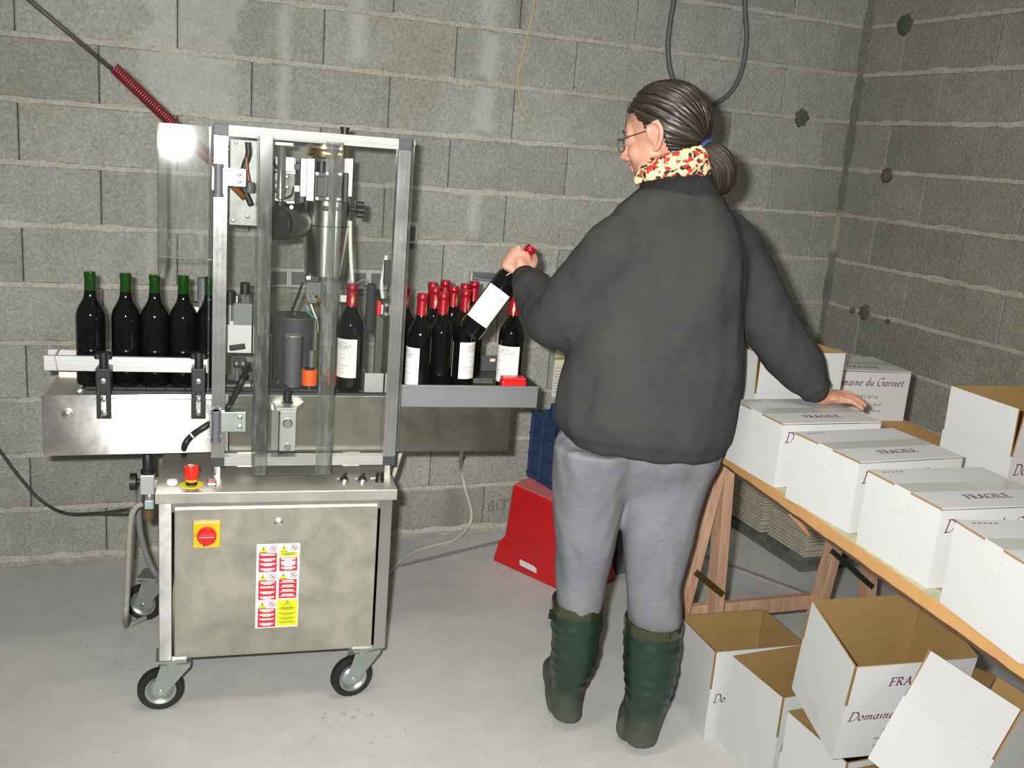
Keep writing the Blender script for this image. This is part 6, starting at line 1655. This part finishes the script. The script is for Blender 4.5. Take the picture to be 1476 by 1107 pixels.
for k in range(3): b.tube([TIE-PB+dT*(.006+.006*k)+Vector((0, -.006, .004))+(dT.orthogonal()*math.cos(t)+dT.cross(dT.orthogonal())*math.sin(t)).normalized()*.0195 for t in np.linspace(0, 2*PI, 19)], .0046, 8, cap=False)
b.build('hair_tie', mat('blue_hair_tie', rgb(40, 62, 112), .8), PER, 'all')
# scarf
def scarfmat():
    m, nt, p = new_mat('flowered_scarf')
    g = tco(nt, 'Object', (1, 1, 1.25)); n = noi(nt, 30, 2, .5, g)
    w = nt.nodes.new('ShaderNodeVectorMath'); w.operation = 'MULTIPLY_ADD'; nt.links.new(g, w.inputs[0]); w.inputs[1].default_value = (1, 1, 1)
    nn = nt.nodes.new('ShaderNodeTexNoise'); nn.inputs['Scale'].default_value = 34; nt.links.new(g, nn.inputs['Vector'])
    sc = nt.nodes.new('ShaderNodeVectorMath'); sc.operation = 'SCALE'; sc.inputs['Scale'].default_value = .035; nt.links.new(nn.outputs['Color'], sc.inputs[0]); nt.links.new(sc.outputs[0], w.inputs[2])
    v1 = nt.nodes.new('ShaderNodeTexVoronoi'); v1.inputs['Scale'].default_value = 66; nt.links.new(w.outputs[0], v1.inputs['Vector'])
    sp_ = nt.nodes.new('ShaderNodeSeparateColor'); nt.links.new(v1.outputs['Color'], sp_.inputs[0])
    near = mth(nt, 'LESS_THAN', v1.outputs['Distance'], .50)
    red = mth(nt, 'MULTIPLY', near, mth(nt, 'LESS_THAN', sp_.outputs[0], .46)); blk = mth(nt, 'MULTIPLY', near, mth(nt, 'GREATER_THAN', sp_.outputs[0], .62))
    c = mixc(nt, red, mixc(nt, n, rgb(200, 180, 130), rgb(214, 198, 156)), rgb(190, 34, 34)); c = mixc(nt, blk, c, rgb(44, 38, 34))
    nt.links.new(c, p.inputs['Base Color']); p.inputs['Roughness'].default_value = .8; return m
M_SCARF = scarfmat()
b = B()
def sring(py, l, r, d, y, tilt): 
    c, a = span(py, l, r, y); return [Vector(p)-PB for p in ringx(c, a, d, 2.0, 40, 0, tilt)]
b.loft([sring(262, 914, 1032, .078, YT, (.10, -.25)), sring(251, 914, 1034, .090, YT, (.14, -.25)), sring(240, 917, 1033, .090, YT, (.18, -.25)), sring(228, 924, 1028, .084, YT, (.22, -.25)), sring(222, 934, 1018, .070, YT, (.22, -.25))], cap=False)
sc_o = b.build('scarf', M_SCARF, PER, 'all'); md = sc_o.modifiers.new('s', 'SUBSURF'); md.levels = 2; md.render_levels = 2
tx = bpy.data.textures.new('scarf_folds', 'CLOUDS'); tx.noise_scale = .022
md = sc_o.modifiers.new('d', 'DISPLACE'); md.texture = tx; md.strength = .018; md.mid_level = .5
md = sc_o.modifiers.new('t', 'SOLIDIFY'); md.thickness = .003; md.offset = -1
# glasses
b = B()
for s in (-1, 1):
    b.tube([hd(.104-.010*abs(math.cos(t)*.3), s*.034+.021*math.cos(t), -.004+.017*math.sin(t))-PB for t in np.linspace(0, 2*PI, 25)], .0013, 6, cap=False)
    b.tube([hd(.098, s*.054, .004)-PB, hd(.06, s*.070, .008)-PB, hd(.0, s*.080, .012)-PB, hd(-.012, s*.080, .0)-PB], .0014, 6)
b.tube([hd(.104, -.013, .0)-PB, hd(.109, 0, .004)-PB, hd(.104, .013, .0)-PB], .0013, 6)
gl = b.build('glasses', mat('spectacle_frame', rgb(120, 104, 80), .3, .9), PER, 'all')
for s in (-1, 1):
    b = B(); b.add([hd(.103, s*.034+.0205*math.cos(t), -.004+.0165*math.sin(t))-PB for t in np.linspace(0, 2*PI, 24, endpoint=False)], [tuple(range(24))]); b.build('lens', clear_sheet('lens_glass', (.9, .92, .9, 1), .03, .04) if 'lens_glass' not in bpy.data.materials else bpy.data.materials['lens_glass'], gl)
